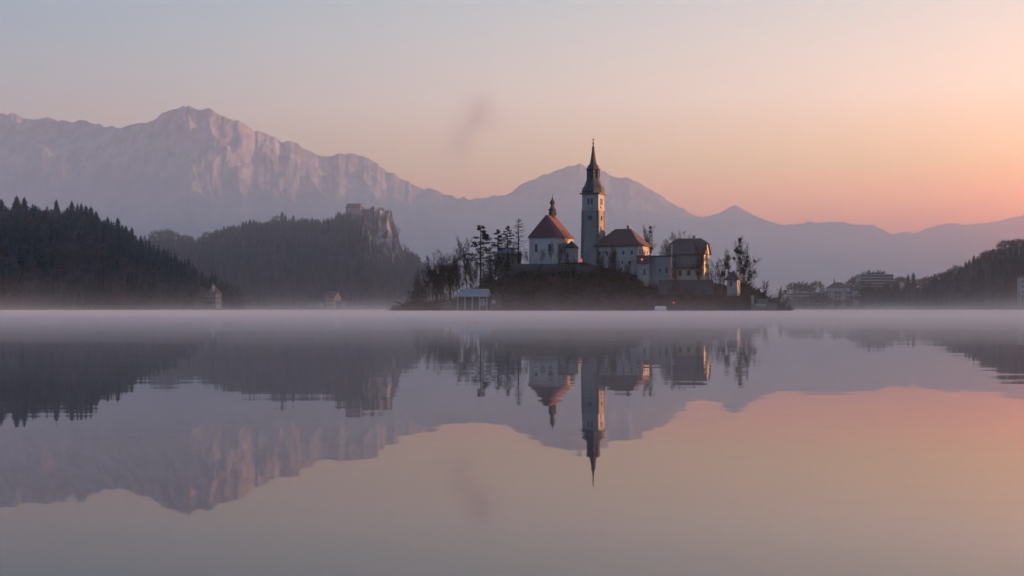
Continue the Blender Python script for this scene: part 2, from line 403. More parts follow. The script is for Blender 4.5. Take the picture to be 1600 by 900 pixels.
C_PTS = [(900, 420), (1000, 360), (1060, 340), (1100, 338), (1122, 335), (1140, 324), (1150, 321), (1162, 328), (1180, 338), (1205, 346), (1226, 353), (1262, 347), (1310, 347), (1340, 351), (1365, 352), (1380, 360), (1391, 366), (1402, 366), (1418, 361), (1428, 366), (1450, 356), (1478, 349), (1512, 352), (1550, 347), (1600, 336), (1700, 315), (1850, 300), (2050, 330), (2200, 400)]
mountain(A_PTS, 9800, 4200, 1500, 3, -.60, .12, .27, spurs=((6, 10, 22, 90), (46, 40, 20, 90), (84, 30, 18, 70)))
mountain(B_PTS, 10800, 3600, 1300, 7, -.16, .27, .28, 520)
mountain(C_PTS, 11800, 3800, 900, 11, .05, .475, .20, 520, .6)

# unseen range added beyond the right edge to shade the lower mountain slopes
gx, gy = np.meshgrid(np.linspace(5250, 7200, 50), np.linspace(2500, 11800, 140), indexing='ij')
gz = np.interp(gy, [2500, 3600, 5000, 7000, 9000, 10500, 11800], [0, 800, 1080, 1150, 1150, 1080, 800])*np.clip(1-np.abs(gx-6300+(gy-9000)*.02)/900, 0, 1)*(.9+.2*fbm(gx/900, gy/700, 23))-4
kind(grid_obj('mountain', gx, gy, gz, M['mountain']), 'structure')

# wooded hills ------------------------------------------------------
class Hill:
    def __init__(s, ridge, Y0, Y1, back, u0, u1, crag=False, seed=0):
        s.px, s.py = [p[0] for p in ridge], [p[1] for p in ridge]; s.Y0, s.Y1, s.back, s.u0, s.u1, s.crag, s.seed = Y0, Y1, back, u0, u1, crag, seed
    def z(s, u, Y):
        u, Y = np.asarray(u, float), np.asarray(Y, float); y0 = np.maximum(s.Y0, shore(u)-5) if s.Y0 else shore(u)
        t = (Y-y0)/(s.Y1-y0); px = 800+u*F
        zr = np.maximum(zof(np.interp(px, s.px, s.py), s.Y1), -4)
        tt = np.clip(t, 0, 1)
        g = np.sin(tt*np.pi/2)**1.05
        if s.crag:
            wc = np.exp(-((px-606)/30)**4)
            tj = np.clip(t+(fbm(px/14, Y/60, 77)-.5)*.16, 0, 1.2)
            gc = .52*sst(tj/.72)+.48*sst((tj-.74)/.10)
            g = g*(1-wc)+gc*wc
        g = np.where(t > 1, 1-sst((Y-s.Y1)/s.back), g)
        z = (zr+3)*g-3
        z = z+(fbm(u*Y/60, Y/60, s.seed)-.5)*9*np.clip(zr/40, 0, 1)*np.clip(t*4, 0, 1)*np.clip(2-t, 0, 1)
        return z
    def build(s, m, nu=240):
        U = np.linspace(s.u0, s.u1, nu); Y = np.concatenate([np.linspace((s.Y0 or 1000), s.Y1, 90), np.linspace(s.Y1+10, s.Y1+s.back, 18)])
        u, y = np.meshgrid(U, Y, indexing='ij')
        return kind(grid_obj('hill', u*y, y, s.z(u, y), m), 'structure')
# tree-top skylines (photo px) and the ground some metres below them
L_TOP = [(-700, 250), (-400, 270), (-150, 295), (0, 312), (14, 322), (28, 304), (40, 305), (50, 330), (62, 332), (75, 330), (88, 311), (96, 332), (112, 313), (125, 317), (140, 320), (152, 328), (160, 342), (170, 337), (185, 338), (198, 352), (207, 352), (218, 366), (232, 380), (260, 405), (300, 435), (345, 462), (380, 480)]
C_TOP = [(200, 372), (225, 366), (235, 360), (252, 358), (275, 362), (292, 366), (305, 372), (318, 364), (340, 354), (357, 352), (366, 350), (385, 338), (400, 342), (412, 344), (428, 338), (441, 331), (452, 337), (460, 334), (476, 340), (490, 338), (510, 340), (522, 347), (530, 342)]
R_TOP = [(1446, 446), (1458, 436), (1470, 428), (1486, 417), (1500, 412), (1514, 404), (1522, 397), (1534, 392), (1548, 390), (1560, 382), (1572, 374), (1586, 369), (1602, 372), (1640, 362), (1700, 345), (1800, 330)]
hl = Hill([(-1300, 300), (-700, 285), (-400, 300), (-150, 325), (0, 343), (90, 352), (150, 360), (200, 383), (235, 403), (270, 420), (310, 442), (350, 464), (385, 487)], 0, 1360, 500, -1.0, -.205, seed=21)
hc = Hill([(60, 400), (200, 394), (260, 386), (305, 392), (340, 376), (380, 366), (440, 358), (500, 360), (522, 356), (536, 338), (560, 338), (590, 338), (604, 342), (613, 350), (620, 362), (625, 385), (629, 394), (645, 408), (660, 424), (690, 455), (720, 478), (740, 488)], 1640, 2450, 320, -.40, -.03, True, seed=33)
hr = Hill([(1400, 487), (1440, 470), (1470, 453), (1500, 436), (1530, 421), (1570, 402), (1600, 396), (1700, 372), (1800, 358), (2100, 330), (2600, 300)], 0, 1480, 500, .30, 1.0, seed=45)
ht = Hill([(1180, 487), (1235, 474), (1290, 465), (1340, 457), (1400, 456), (1450, 458), (1490, 462), (1560, 470), (1700, 487)], 0, 1640, 250, .18, .44, seed=55)
for h_ in (hl, hr, ht): h_.build(M['forest_floor'])
hill_c = hc.build(M['forest_floor'], 420)
hill_c.data.materials.append(M['crag'])
mid = np.empty(len(hill_c.data.polygons)*3); hill_c.data.polygons.foreach_get('center', mid); mid = mid.reshape(-1, 3)
mpx = 800+mid[:, 0]/mid[:, 1]*F; mi = ((mpx > 566) & (mpx < 634) & (mid[:, 2] > 78)).astype(np.int32)
hill_c.data.polygons.foreach_set('material_index', mi)
# unseen ridge added right of the frame, shading the woods, lake and island foot
gx, gy = np.meshgrid(np.linspace(1250, 1900, 40), np.linspace(-700, 3000, 130), indexing='ij')
gz = np.interp(gy, [-700, -550, 640, 800, 1000, 1300, 1700, 2600, 2900], [30, 77, 77, 118, 190, 205, 215, 225, 100])*np.sin(np.clip((gx-1250)/650, 0, 1)*np.pi)**.7+(fbm(gx/70, gy/70, 9)-.5)*16-4
kind(grid_obj('hill', gx, gy, gz, M['forest_floor']), 'structure')

# ------------------------------------------------------------------ trees
rng = np.random.default_rng(7)
def conifer_np(rng, tiers=9, blades=7, R=.17, bare=.06):
    V, T = [], []
    for i in range(tiers):
        q = i/(tiers-1); z = bare+(1-bare)*q*.93
        r = R*(1-q)**.62*rng.uniform(.85, 1.1)+.012
        a0 = rng.uniform(0, 6.3)
        for k in range(blades):
            a = a0+2*np.pi*(k+rng.uniform(-.25, .25))/blades; rr = r*rng.uniform(.65, 1.2); wd = rng.uniform(.35, .6)
            dz = rng.uniform(.2, .5)*r
            b = len(V)
            V += [(0, 0, min(1, z+.13*(1-q*.4))), (rr*.8*np.cos(a-wd), rr*.8*np.sin(a-wd), z-dz*.2), (rr*np.cos(a), rr*np.sin(a), z-dz), (rr*.8*np.cos(a+wd), rr*.8*np.sin(a+wd), z-dz*.2)]
            T += [(b, b+1, b+2), (b, b+2, b+3)]
    b = len(V); V += [(-.012, 0, .86), (.012, 0, .86), (0, .012, .86), (0, 0, 1.0)]; T += [(b, b+1, b+3), (b+1, b+2, b+3), (b+2, b, b+3)]
    b = len(V); V += [(-.014, 0, -.12), (.014, 0, -.12), (0, .016, -.12), (0, 0, .5)]; T += [(b, b+1, b+3), (b+1, b+2, b+3), (b+2, b, b+3)]
    return np.array(V), np.array(T)
def broadleaf_np(rng, n=130, R=.26, lo=.22):
    V, T = [], []
    for i in range(n):
        d = rng.normal(size=3); d /= np.linalg.norm(d); q = rng.uniform(.25, 1)**.5
        c_ = np.array([0, 0, .60])+d*q*np.array([R, R, .40])
        e = d*rng.uniform(.05, .10)+np.array([0, 0, rng.uniform(.02, .08)])+rng.normal(size=3)*.02
        s = np.cross(e, rng.normal(size=3)); s = s/np.linalg.norm(s)*rng.uniform(.010, .022)
        b = len(V); V += [c_-s, c_+s, c_+e]; T += [(b, b+1, b+2)]
    for k in range(4):
        a = rng.uniform(0, 6.3); b = len(V)
        V += [(-.014, 0, -.12), (.014, 0.004, -.12), (.13*np.cos(a), .13*np.sin(a), .75)]; T += [(b, b+1, b+2)]
    return np.array(V), np.array(T)
CON = [conifer_np(rng, 9, 6, rng.uniform(.16, .24)) for _ in range(6)]
BRO = [broadleaf_np(rng, R=rng.uniform(.2, .3)) for _ in range(6)]
def scatter(name, pts, hs, isc, label):
    Vs, Ts, Cs, off = [], [], [], 0
    for (x, y, z), h, cf in zip(pts, hs, isc):
        V, T = (CON if cf else BRO)[rng.integers(6)]
        a = rng.uniform(0, 6.3); ca, sa = math.cos(a), math.sin(a); wv = rng.uniform(.85, 1.25)*(1 if cf else 1.15)
        W = np.stack([(V[:, 0]*ca-V[:, 1]*sa)*h*wv+x, (V[:, 0]*sa+V[:, 1]*ca)*h*wv+y, V[:, 2]*h+z], -1)
        k = rng.uniform(.55, 1.5)
        cc = np.array([.019, .042, .054] if cf else [.070, .070, .086])*k
        Vs.append(W); Ts.append(T+off); Cs.append(np.tile(np.append(cc, 1), (len(V), 1))); off += len(V)
    o = link(bpy.data.objects.new(name, np_mesh(name, np.concatenate(Vs), np.concatenate(Ts), M['forest'], np.concatenate(Cs))))
    return kind(o, 'stuff', label)
def wood(hill, n, u0, u1, label, confrac, hmin, hmax, tmax=.97, y0=None, avoid=None):
    pts, hs, isc = [], [], []
    while len(pts) < n:
        u = rng.uniform(u0, u1); ys = float(np.maximum(hill.Y0, shore(u)-5) if hill.Y0 else shore(u))+4
        if y0: ys = max(ys, y0)
        t = rng.uniform(0, tmax); y = ys+(hill.Y1-ys)*t; z = float(hill.z(u, y))
        if z < .3: 
            if rng.random() < .02: n -= 1
            continue
        if avoid and avoid(u, y, z): continue
        pch = confrac(u, t)*.6+.8*(vnoise(u*y/45, y/45, 5)-.25)
        cf = rng.random() < pch
        h = rng.uniform(hmin, hmax)*(1 if cf else .78)*(1-.6*max(0, t-.7)/.3)
        pts.append((u*y, y, z-.5)); hs.append(h); isc.append(cf)
    return scatter('forest', pts, hs, isc, label)
def av_left(u, y, z):
    px = 800+u*F; return 306 < px < 350 and y < 1290
def av_castle(u, y, z):
    px = 800+u*F
    if 566 < px < 632 and z > 73: return vnoise(px/7., z/9., 91) > (.32 if px > 592 else .60)
    return (532 < px < 612 and z > 148) or (478 < px < 545 and y < 1560)
wood(hl, 3700, -.62, -.208, 'dark spruce and bare wood covering the left hill', lambda u, t: .85 if t > .35 else .6, 15, 25, avoid=av_left)
wood(hc, 4300, -.335, -.055, 'mixed wood covering the castle hill', lambda u, t: .6, 15, 26, avoid=av_castle)
wood(hr, 1500, .315, .50, 'mixed wood covering the hill at the right shore', lambda u, t: .45, 14, 22)
wood(ht, 420, .213, .36, 'bare trees and conifers growing around the lakeside town', lambda u, t: .3, 8, 15, tmax=1.0, avoid=lambda u, y, z: (1236 < 800+u*F < 1346 and y < 1575 and rng.random() < .82))

# skyline trees, each a tree of its own
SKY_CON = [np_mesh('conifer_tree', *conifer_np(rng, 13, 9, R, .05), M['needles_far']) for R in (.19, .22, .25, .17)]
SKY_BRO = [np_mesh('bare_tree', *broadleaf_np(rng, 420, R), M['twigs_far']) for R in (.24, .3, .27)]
def sky_tree(hill, px, top, label, group, con=True, wide=1.0, dY=0):
    Y = hill.Y1-dY; u = (px-800)/F; z0 = float(hill.z(u, Y))-1; h = max(zof(top, Y)-z0, 6)
    me = SKY_CON[rng.integers(4)] if con else SKY_BRO[rng.integers(3)]
    o = link(bpy.data.objects.new('conifer_tree' if con else 'bare_tree', me))
    o.location = (u*Y, Y, z0); sxy = h*wide*1.4
    o.scale = (sxy, sxy, h); o.rotation_euler = (0, 0, rng.uniform(0, 6.3))
    return tag(o, label, 'tree', group)
g1 = ('dark conifer on the skyline of the left wooded hill', 'skyline conifers of the left hill')
b1 = ('bare leafless tree on the skyline of the left wooded hill', 'skyline bare trees of the left hill')
for px, top, con, wd, lb in [(-8, 306, 1, 1, 0), (2, 309, 1, 1.1, 0), (10, 322, 1, .9, 0), (18, 326, 1, 1, 0), (26, 304, 1, 1.05, 'left one of the tall twin conifers above the left hill'), (38, 306, 1, 1.15, 'right, broader one of the tall twin conifers above the left hill'), (47, 322, 1, .9, 0),
        (54, 322, 0, .8, 0), (63, 334, 0, .9, 0), (71, 329, 0, .8, 0), (80, 333, 1, .9, 0), (88, 310, 1, .85, 'solitary tall slender conifer rising beside the gap in the left hill skyline'), (98, 330, 1, .9, 0), (105, 322, 1, 1, 0), (112, 312, 1, 1.15, 0), (121, 316, 1, .9, 0), (127, 315, 1, .8, 0), (134, 319, 1, 1, 0), (142, 321, 1, 1.1, 0), (150, 328, 1, 1, 0),
        (156, 340, 1, .9, 0), (162, 343, 1, .8, 0), (168, 337, 1, 1, 0), (174, 343, 1, .8, 0), (184, 338, 1, 1, 0), (191, 349, 1, .8, 0), (197, 351, 1, 1, 0), (206, 353, 1, .9, 0), (212, 366, 1, .8, 0), (220, 366, 1, .8, 0)]:
    l, g = (g1 if con else b1)
    sky_tree(hl, px, top, lb or l, g, bool(con), wd, rng.uniform(0, 25))
g2 = ('dark conifer on the skyline between the left hill and the castle', 'skyline conifers of the castle hill')
b2 = ('bare tree on the skyline between the left hill and the castle', 'skyline bare trees of the castle hill')
px = 226
while px < 534:
    con = (rng.random() < (.75 if px > 318 else .3)); top = np.interp(px, *zip(*C_TOP))+rng.uniform(-1, 7)
    l, g = (g2 if con else b2)
    sky_tree(hc, px, top, l, g, con, rng.uniform(.85, 1.15), rng.uniform(0, 30)); px += rng.uniform(4.5, 8.5)
sky_tree(hc, 441, 329, 'tallest pointed conifer on the castle hill skyline', 'skyline conifers of the castle hill')
g3 = ('rounded tree on the skyline of the right wooded hill', 'skyline bare trees of the right hill')
g4 = ('pointed conifer on the skyline of the right wooded hill', 'skyline conifers of the right hill')
px = 1448
while px < 1606:
    con = rng.random() < .45; top = np.interp(px, *zip(*R_TOP))+rng.uniform(-1, 6); l, g = (g4 if con else g3)
    sky_tree(hr, px, top, l, g, con, rng.uniform(.9, 1.3), rng.uniform(0, 25)); px += rng.uniform(4.5, 8)
g5 = ('hazy bare tree standing among the lakeside town buildings', 'bare trees of the lakeside town')
for px, top, con in [(1242, 443, 0), (1252, 441, 0), (1262, 446, 0), (1276, 440, 0), (1305, 440, 1), (1315, 443, 0), (1332, 436, 0), (1341, 431, 0), (1357, 424, 0), (1366, 427, 0), (1374, 424, 0), (1404, 433, 0), (1412, 434, 0), (1419, 427, 1), (1427, 424, 1), (1436, 437, 0), (1447, 433, 0), (1455, 432, 0), (1463, 434, 0), (1330, 446, 0), (1470, 440, 0), (1398, 440, 0)]:
    if con: sky_tree(ht, px, top, 'dark conifer standing among the lakeside town buildings', 'conifers of the lakeside town', True, .9)
    else: sky_tree(ht, px, top, g5[0], g5[1], False, 1.3)

for px, top, dY in [(1248, 466, 172), (1266, 462, 170), (1283, 460, 172), (1296, 466, 176), (1318, 468, 176), (1338, 462, 172), (1350, 452, 160), (1362, 448, 150), (1376, 452, 150), (1388, 446, 140), (1402, 450, 150), (1349, 440, 60), (1392, 440, 60)]:
    sky_tree(ht, px, top, 'low bare tree on the shore in front of the town buildings', 'bare trees along the town shore', False, 1.6, dY)

# ------------------------------------------------------------------ the island
ISL = [(500, 496), (560, 490), (600, 486.5), (615, 483), (640, 478), (690, 476), (720, 471), (745, 460), (765, 445), (785, 431), (810, 420), (830, 414), (910, 412), (960, 425), (1000, 432), (1040, 436), (1100, 441), (1140, 447), (1165, 450), (1180, 458), (1200, 466), (1230, 476), (1245, 483), (1262, 490), (1330, 500)]
ipx, ipy = zip(*ISL)
def isl_z(x, y):
    x, y = np.asarray(x, float), np.asarray(y, float)
    zt = zof(np.interp(800+x/595*F, ipx, ipy), 595)
    q = np.sqrt(np.clip(1-((x-36)/97)**2, 0.0, 1)); ys, ye = 606-46*q, 606+46*q
    e = sst((y-ys)/24)*sst((ye-y)/24)
    e = np.minimum(1, e*1.03)
    z = (zt+1.5)*e-1.5
    pxx = 800+x/579*F; tw_ = sst((pxx-796)/8)*sst((946-pxx)/16)*np.clip((579.9-y)/.4, 0, 1)
    z = z-tw_*np.maximum(0, z-(16.2-(579-y)*.8))
    return z+np.clip((y-ys)/3, 0, 1)*np.clip((ye-y)/3, 0, 1)*1.9*(1-e)+(fbm(x/6, y/6, 15)-.5)*1.6*np.clip((y-ys)/4, 0, 1)
ix, iy = np.meshgrid(np.linspace(-75, 150, 300), np.linspace(552, 660, 150), indexing='ij')
kind(grid_obj('island', ix, iy, isl_z(ix, iy), M['earth']), 'structure', 'steep wooded island in the lake')

TH = math.radians(24)
def m_of(px, Y): return px*Y/F
def window(par, face, u, z, w_, h_, W=0, frame=M['trim'], arch=False, proud=.07, pane=M['glass'], name='window'):
    """on the front (y=0, u metres left of the near corner) or the right side (x=0, u metres back)"""
    f = MB(); b = .13
    for (a0, a1, c0, c1) in ((-w_/2-b, -w_/2, -b, h_+b), (w_/2, w_/2+b, -b, h_+b), (-w_/2, w_/2, -b, 0), (-w_/2, w_/2, h_, h_+b)):
        if face == 'F': f.box(-u+a0, -u+a1, -proud, .05, z+c0, z+c1)
        else: f.box(-.05, proud, u+a0, u+a1, z+c0, z+c1)
    o = f.build(name, frame, par)
    g = MB()
    if face == 'F': g.box(-u-w_/2, -u+w_/2, -.03, .05, z, z+h_)
    else: g.box(-.05, .03, u-w_/2, u+w_/2, z, z+h_)
    g.build('pane', pane, o)
    return o
def hip_roof(par, x0, x1, y0, y1, z, rise, ov, m, ridge=None, name='roof', shift=0):
    """ridge: half length of the ridge (0: pyramid), along the longer side"""
    W, L = x1-x0+2*ov, y1-y0+2*ov; cx, cy = (x0+x1)/2, (y0+y1)/2
    e0 = [(x0-ov, y0-ov), (x1+ov, y0-ov), (x1+ov, y1+ov), (x0-ov, y1+ov)]
    if ridge is None: ridge = abs(W-L)/2
    if W >= L: ra, rb = (cx-ridge, cy), (cx+ridge, cy)
    else: ra, rb = (cx, cy-ridge+shift), (cx, cy+ridge+shift)
    zt = z+rise
    vs = [(x, y, z-.12) for x, y in e0]+[(x, y, z+.13) for x, y in e0]+[ra+(zt,), rb+(zt,)]
    side = [(4, 5, 9, 8), (5, 6, 9), (6, 7, 8, 9), (7, 4, 8)] if W >= L else [(4, 5, 8), (5, 6, 9, 8), (6, 7, 9), (7, 4, 8, 9)]
    return MB().add(vs, [(0, 3, 2, 1)]+[(i, (i+1) % 4, (i+1) % 4+4, i+4) for i in range(4)]+side).build(name, m, par)

# bell tower
Yt = 588
tw = thing('bell_tower', 'tall square stone bell tower with dark baroque spire beside the church', 'bell tower', P(935, 412, Yt), -TH)
Wt = m_of(25, Yt)/math.cos(TH); Ht = m_of(110, Yt); u_ = m_of(1, Yt)
MB().frustum((-Wt-.5, .35, -.35, Wt+.5, -4), (-Wt, 0, 0, Wt, Ht*.76)).build('shaft', M['stone_tower'], tw)
MB().box(-Wt-.1, .1, -.1, Wt+.1, Ht*.76, Ht*.785).build('string_course', M['stone_pale'], tw)
MB().box(-Wt+.02, -.02, .02, Wt-.02, Ht*.785, Ht).build('belfry', M['stone_pale'], tw)
for (qx, qy) in ((0, 0), (-Wt, 0), (0, Wt)):
    q = MB(); k = 0
    for i in range(22):
        z = i*Ht*.76/22; s_ = .95 if i % 2 else .6; o_ = .40-.35*(z/(Ht*.76))
        q.box(qx+(-s_ if qx == 0 else -.12-o_), qx+(.12+o_ if qx == 0 else s_), qy+(-.12-o_ if qy == 0 else -s_), qy+(s_ if qy == 0 else .12+o_), z, z+Ht*.76/22-.06)
    q.build('quoin', M['quoin'], tw)
# arched cornice on each face
for face in 'FR':
    pr = [(-Wt/2-.9, 0), (Wt/2+.9, 0), (Wt/2+.9, .45)]+[(2.2*math.cos(a), .45+1.5*math.sin(a)) for a in np.linspace(0, math.pi, 9)]+[(-Wt/2-.9, .45)]
    if face == 'F': MB().prism([(-Wt/2+a, Ht-.25+b) for a, b in pr], 'y', -.75, .3).build('cornice', M['copper'], tw)
    else: MB().prism([(Wt/2+a, Ht-.25+b) for a, b in pr], 'x', -.3, .75).build('cornice', M['copper'], tw)
for face in 'FR':
    for s_ in (-1, 1): window(tw, face, Wt/2+s_*.85, Ht*.845, 1.0, Ht*.085, frame=M['stone_pale'], name='belfry_window')
    r_ = MB(); zc = Ht*.655
    ring = MB()
    if face == 'F':
        ring.prism([(-Wt/2+.95*math.cos(a), zc+.95*math.sin(a)) for a in np.linspace(0, 2*math.pi, 16, endpoint=False)], 'y', -.32, .2)
    else:
        ring.prism([(Wt/2+.6*math.cos(a), zc+1.1*math.sin(a)) for a in np.linspace(0, 2*math.pi, 16, endpoint=False)], 'x', -.2, .32)
    ring.build('round_window', M['glass'], tw)
    MB().box(*((-Wt/2-1.6, -Wt/2+1.6, -.45, .05) if face == 'F' else (-.05, .45, Wt/2-1.4, Wt/2+1.4)), Ht*.795, Ht*.822).build('balustrade', M['stone_pale'], tw)
window(tw, 'R', Wt/2, Ht*.53, .5, 1.5); window(tw, 'F', Wt/2, Ht*.36, .45, 1.3); window(tw, 'R', Wt/2, Ht*.36, .45, 1.3)
cx, cy = -Wt/2, Wt/2; R2 = math.sqrt(2)
MB().box(-Wt-.8, .8, -.8, Wt+.8, Ht-.02, Ht+.35).build('eaves', M['copper'], tw)
pz = lambda py: Ht+(302-py)*u_
MB().lathe([(Wt*.66, Ht+.3), (Wt*.66, pz(297)), (Wt*.61, pz(292)), (Wt*.52, pz(289)), (Wt*.44, pz(284)), (Wt*.395, pz(280)), (Wt*.36, pz(277))], 8, cx, cy, math.pi/8).build('bell_roof', M['slate'], tw)
MB().lathe([(Wt*.33, pz(278)), (Wt*.33, pz(264)), (Wt*.42, pz(263.5)), (Wt*.42, pz(262)), (Wt*.35, pz(261))], 8, cx, cy, math.pi/8).build('lantern', M['slate'], tw)
for k in range(8):
    a = math.pi/8+k*math.pi/4
    MB().tube([(cx+Wt*.35*math.cos(a), cy+Wt*.35*math.sin(a), pz(279)), (cx+Wt*.35*math.cos(a), cy+Wt*.35*math.sin(a), pz(263.6))], [.22, .22], 6).build('column', M['copper'], tw)
MB().lathe([(Wt*.35, pz(261.5)), (Wt*.31, pz(257)), (Wt*.22, pz(255)), (Wt*.17, pz(250)), (Wt*.12, pz(241)), (Wt*.07, pz(231)), (Wt*.055, pz(230)), (Wt*.10, pz(229)), (Wt*.05, pz(227.5)), (.12, pz(222))], 8, cx, cy, math.pi/8).build('spire', M['slate'], tw)
MB().lathe([(.05, pz(223.6)), (.42, pz(222.8)), (.55, pz(221.6)), (.42, pz(220.4)), (.05, pz(219.6))], 10, cx, cy).build('ball', M['gold'], tw)
MB().box(cx-.09, cx+.09, cy-.09, cy+.09, pz(220), pz(212.5)).box(cx-.75, cx+.75, cy-.08, cy+.08, pz(216.4), pz(215.6)).build('cross', M['iron'], tw)

# church
Yc = 590
ch = thing('church', 'grey-walled church with steep dark red hipped roof and onion-domed ridge turret', 'church', P(870, 412, Yc), -TH)
W = m_of(43, Yc)/math.cos(TH); L = m_of(29, Yc)/math.sin(TH); H = m_of(42, Yc)
MB().box(-W, 0, 0, L, -5, H).build('wall', M['plaster_church'], ch)
rise = m_of(36, Yc)
hip_roof(ch, -W, 0, 0, L, H, rise, .55, M['tile_red'], ridge=L/2-4.6, shift=-.9)
MB().box(-W-.2, .2, -.2, L+.2, H-.75, H-.2).build('cornice', M['trim'], ch)
for u in (3.6, W-3.6): window(ch, 'F', u, H*.45, 1.3, 3.6)
for u in (4, 10, 16): window(ch, 'R', u, H*.42, 1.5, 4.2)
b_ = MB()
for u in (.8, 7, 13): b_.box(-.02, .75, u-.5, u+.5, -4, H*.8)
b_.build('buttress', M['stone_pale'], ch)
ty = L*.56; tz = H+rise-1.2; tt = MB().lathe([(1.5, tz), (1.5, tz+3.6), (2.0, tz+3.7), (2.0, tz+4.2), (1.35, tz+4.7), (1.05, tz+5.4)], 8, -W/2, ty, math.pi/8).build('ridge_turret', M['slate'], ch)
MB().lathe([(.85, tz+5.3), (.85, tz+6.6), (1.25, tz+7.0), (1.3, tz+7.7), (.8, tz+8.5), (.3, tz+9.3), (.1, tz+10.6), (.04, tz+11.8)], 8, -W/2, ty, math.pi/8).build('onion_dome', M['slate'], tt)
for k in range(4): MB().box(-W/2-.35+(k % 2)*(1.45 if k == 1 else -1.45), -W/2+.35+(k % 2)*(1.45 if k == 1 else -1.45), ty-.35+((k+1) % 2)*(1.45 if k == 0 else -1.45), ty+.35+((k+1) % 2)*(1.45 if k == 0 else -1.45), tz+1.3, tz+3.2).build('louvre', M['iron'], tt)
MB().box(0, 4.6, L*.50, L*.50+5, -5, H*.62).build('sacristy', M['plaster_church'], ch)
hip_roof(ch, 0, 4.6, L*.50, L*.50+5, H*.62, 3.6, .3, M['tile_dark'], ridge=.1, name='sacristy_roof')

# retaining wall below the church
Yw = 579
rw = thing('retaining_wall', 'long dark stone retaining wall on the slope below the church', 'wall', P(804, 432, Yw))
Lw = m_of(102, Yw); hw = m_of(19, Yw)
MB().box(0, Lw, 0, 1.2, -3, hw).build('wall', M['stone_dark'], rw)
MB().box(-.1, Lw+.1, -.12, 1.3, hw, hw+.25).build('coping', M['quoin'], rw)
bb = MB()
for k in range(9): bb.box(2+k*3.3, 2.8+k*3.3, -.7, -.003, -3, hw*.9)
bb.build('buttress', M['stone_dark'], rw)
rw2 = thing('retaining_wall', 'low dark stone wall between the bell tower and the big pale house', 'wall', P(900, 424, 577))
MB().box(0, m_of(40, 577), 0, 1, -3, m_of(9, 577)).build('wall', M['stone_dark'], rw2)

# provost's house
Yp = 580
pv = thing('house', 'large pale house with brown hipped roof and sunlit right gable beside the bell tower', 'house', P(997, 431, Yp), -TH)
W = m_of(64, Yp)/math.cos(TH); L = m_of(24, Yp)/math.sin(TH); H = m_of(48, Yp)
MB().box(-W, 0, 0, L, -5, H).build('wall', M['plaster_pale'], pv)
hip_roof(pv, -W, 0, 0, L, H, m_of(28, Yp), 1.1, M['tile_brown'], ridge=m_of(12, Yp)/math.cos(TH))
MB().box(-W/2+2, -W/2+3.2, L/2-.5, L/2+.6, H+6, H+m_of(33, Yp)).build('chimney', M['plaster_grey'], pv)
for u in (3, 7, 11, 15, 18.5): window(pv, 'F', u, H*.70, 1.0, 1.7)
for u in (4.2, 7.5): window(pv, 'F', u, H*.40, .8, 1.2)
window(pv, 'F', 8, H*.18, .8, 1.0)
for u in (2.6, 6.2, 9.8, 13.2): window(pv, 'R', u, H*.72, 1.1, 1.8)
for u in (5, 10): window(pv, 'R', u, H*.25, 1.1, 1.8)
MB().box(-W-.1, .1, -.1, L+.1, H-.55, H-.2).build('cornice', M['trim'], pv)

# annex between the two houses
Ya = 574
an = thing('annex', 'low flat-roofed pale annex between the two big houses', 'annex', P(1013, 437, Ya), -TH)
W = m_of(16, Ya)/math.cos(TH); H = m_of(37, Ya)
MB().box(-W, 0, 0, 8, -4, H*.68).build('wall', M['plaster_pale'], an)
MB().box(-W-.4, .4, -.4, 8.3, H*.68, H).build('wooden_upper_storey', M['wood'], an)
MB().box(-W-.7, .7, -.7, 8.6, H, H+.3).build('roof', M['tile_dark'], an)
window(an, 'F', W*.35, 2.2, .9, 2.6)
MB().box(.05, m_of(34, Ya), 2.5, 9, -4, H*.97).build('wing', M['plaster_grey'], an)
MB().box(-.1, m_of(35, Ya), 2.2, 9.3, H*.97, H*1.02).build('wing_roof', M['tile_dark'], an)
f = MB(); f.box(4.2, 5.2, 2.42, 2.55, 3.5, 4.9); f.box(7.2, 8.3, 2.42, 2.55, 3.0, 5.4); f.build('window', M['glass'], an)

# mezz house
Ym = 573
mz = thing('house', 'long house with grey-brown half-hipped roof and warm sunlit right gable near the island end', 'house', P(1100, 435, Ym), -TH*.95)
W = m_of(52, Ym)/math.cos(TH); L = m_of(14, Ym)/math.sin(TH); H = m_of(40, Ym); rise = m_of(23, Ym)
MB().prism([(0, -4), (L, -4), (L, H), (L/2+L*.16, H+rise*.66), (L/2-L*.16, H+rise*.66), (0, H)], 'x', -W, 0).build('wall', M['plaster_cream'], mz)
MB().box(-W+.02, -.3, -.10, -.004, H*.45, H-.3).build('timber_cladding', M['wood_cladding'], mz)
o_ = .8
vs = [(-W-o_, -o_, H-.75), (o_, -o_, H-.75), (o_, L+o_, H-.75), (-W-o_, L+o_, H-.75), (-W-o_, -o_, H-.5), (o_, -o_, H-.5), (o_, L+o_, H-.5), (-W-o_, L+o_, H-.5),
      (-W-o_, L*.33, H+rise*.68), (o_, L*.33, H+rise*.68), (o_, L*.67, H+rise*.68), (-W-o_, L*.67, H+rise*.68), (-W+2.6, L/2, H+rise+.25), (-2.6, L/2, H+rise+.25)]
fs = [(0, 1, 5, 4), (1, 2, 6, 5), (2, 3, 7, 6), (3, 0, 4, 7), (4, 5, 9, 8), (8, 9, 13, 12), (6, 7, 11, 10), (10, 11, 12, 13), (9, 10, 13), (8, 12, 11)]
MB().add(vs, fs).build('roof', M['tile_grey'], mz)
MB().box(-W*.35-.6, -W*.35+.5, L/2-.5, L/2+.5, H+rise*.6, H+rise+1.5).build('chimney', M['plaster_grey'], mz)
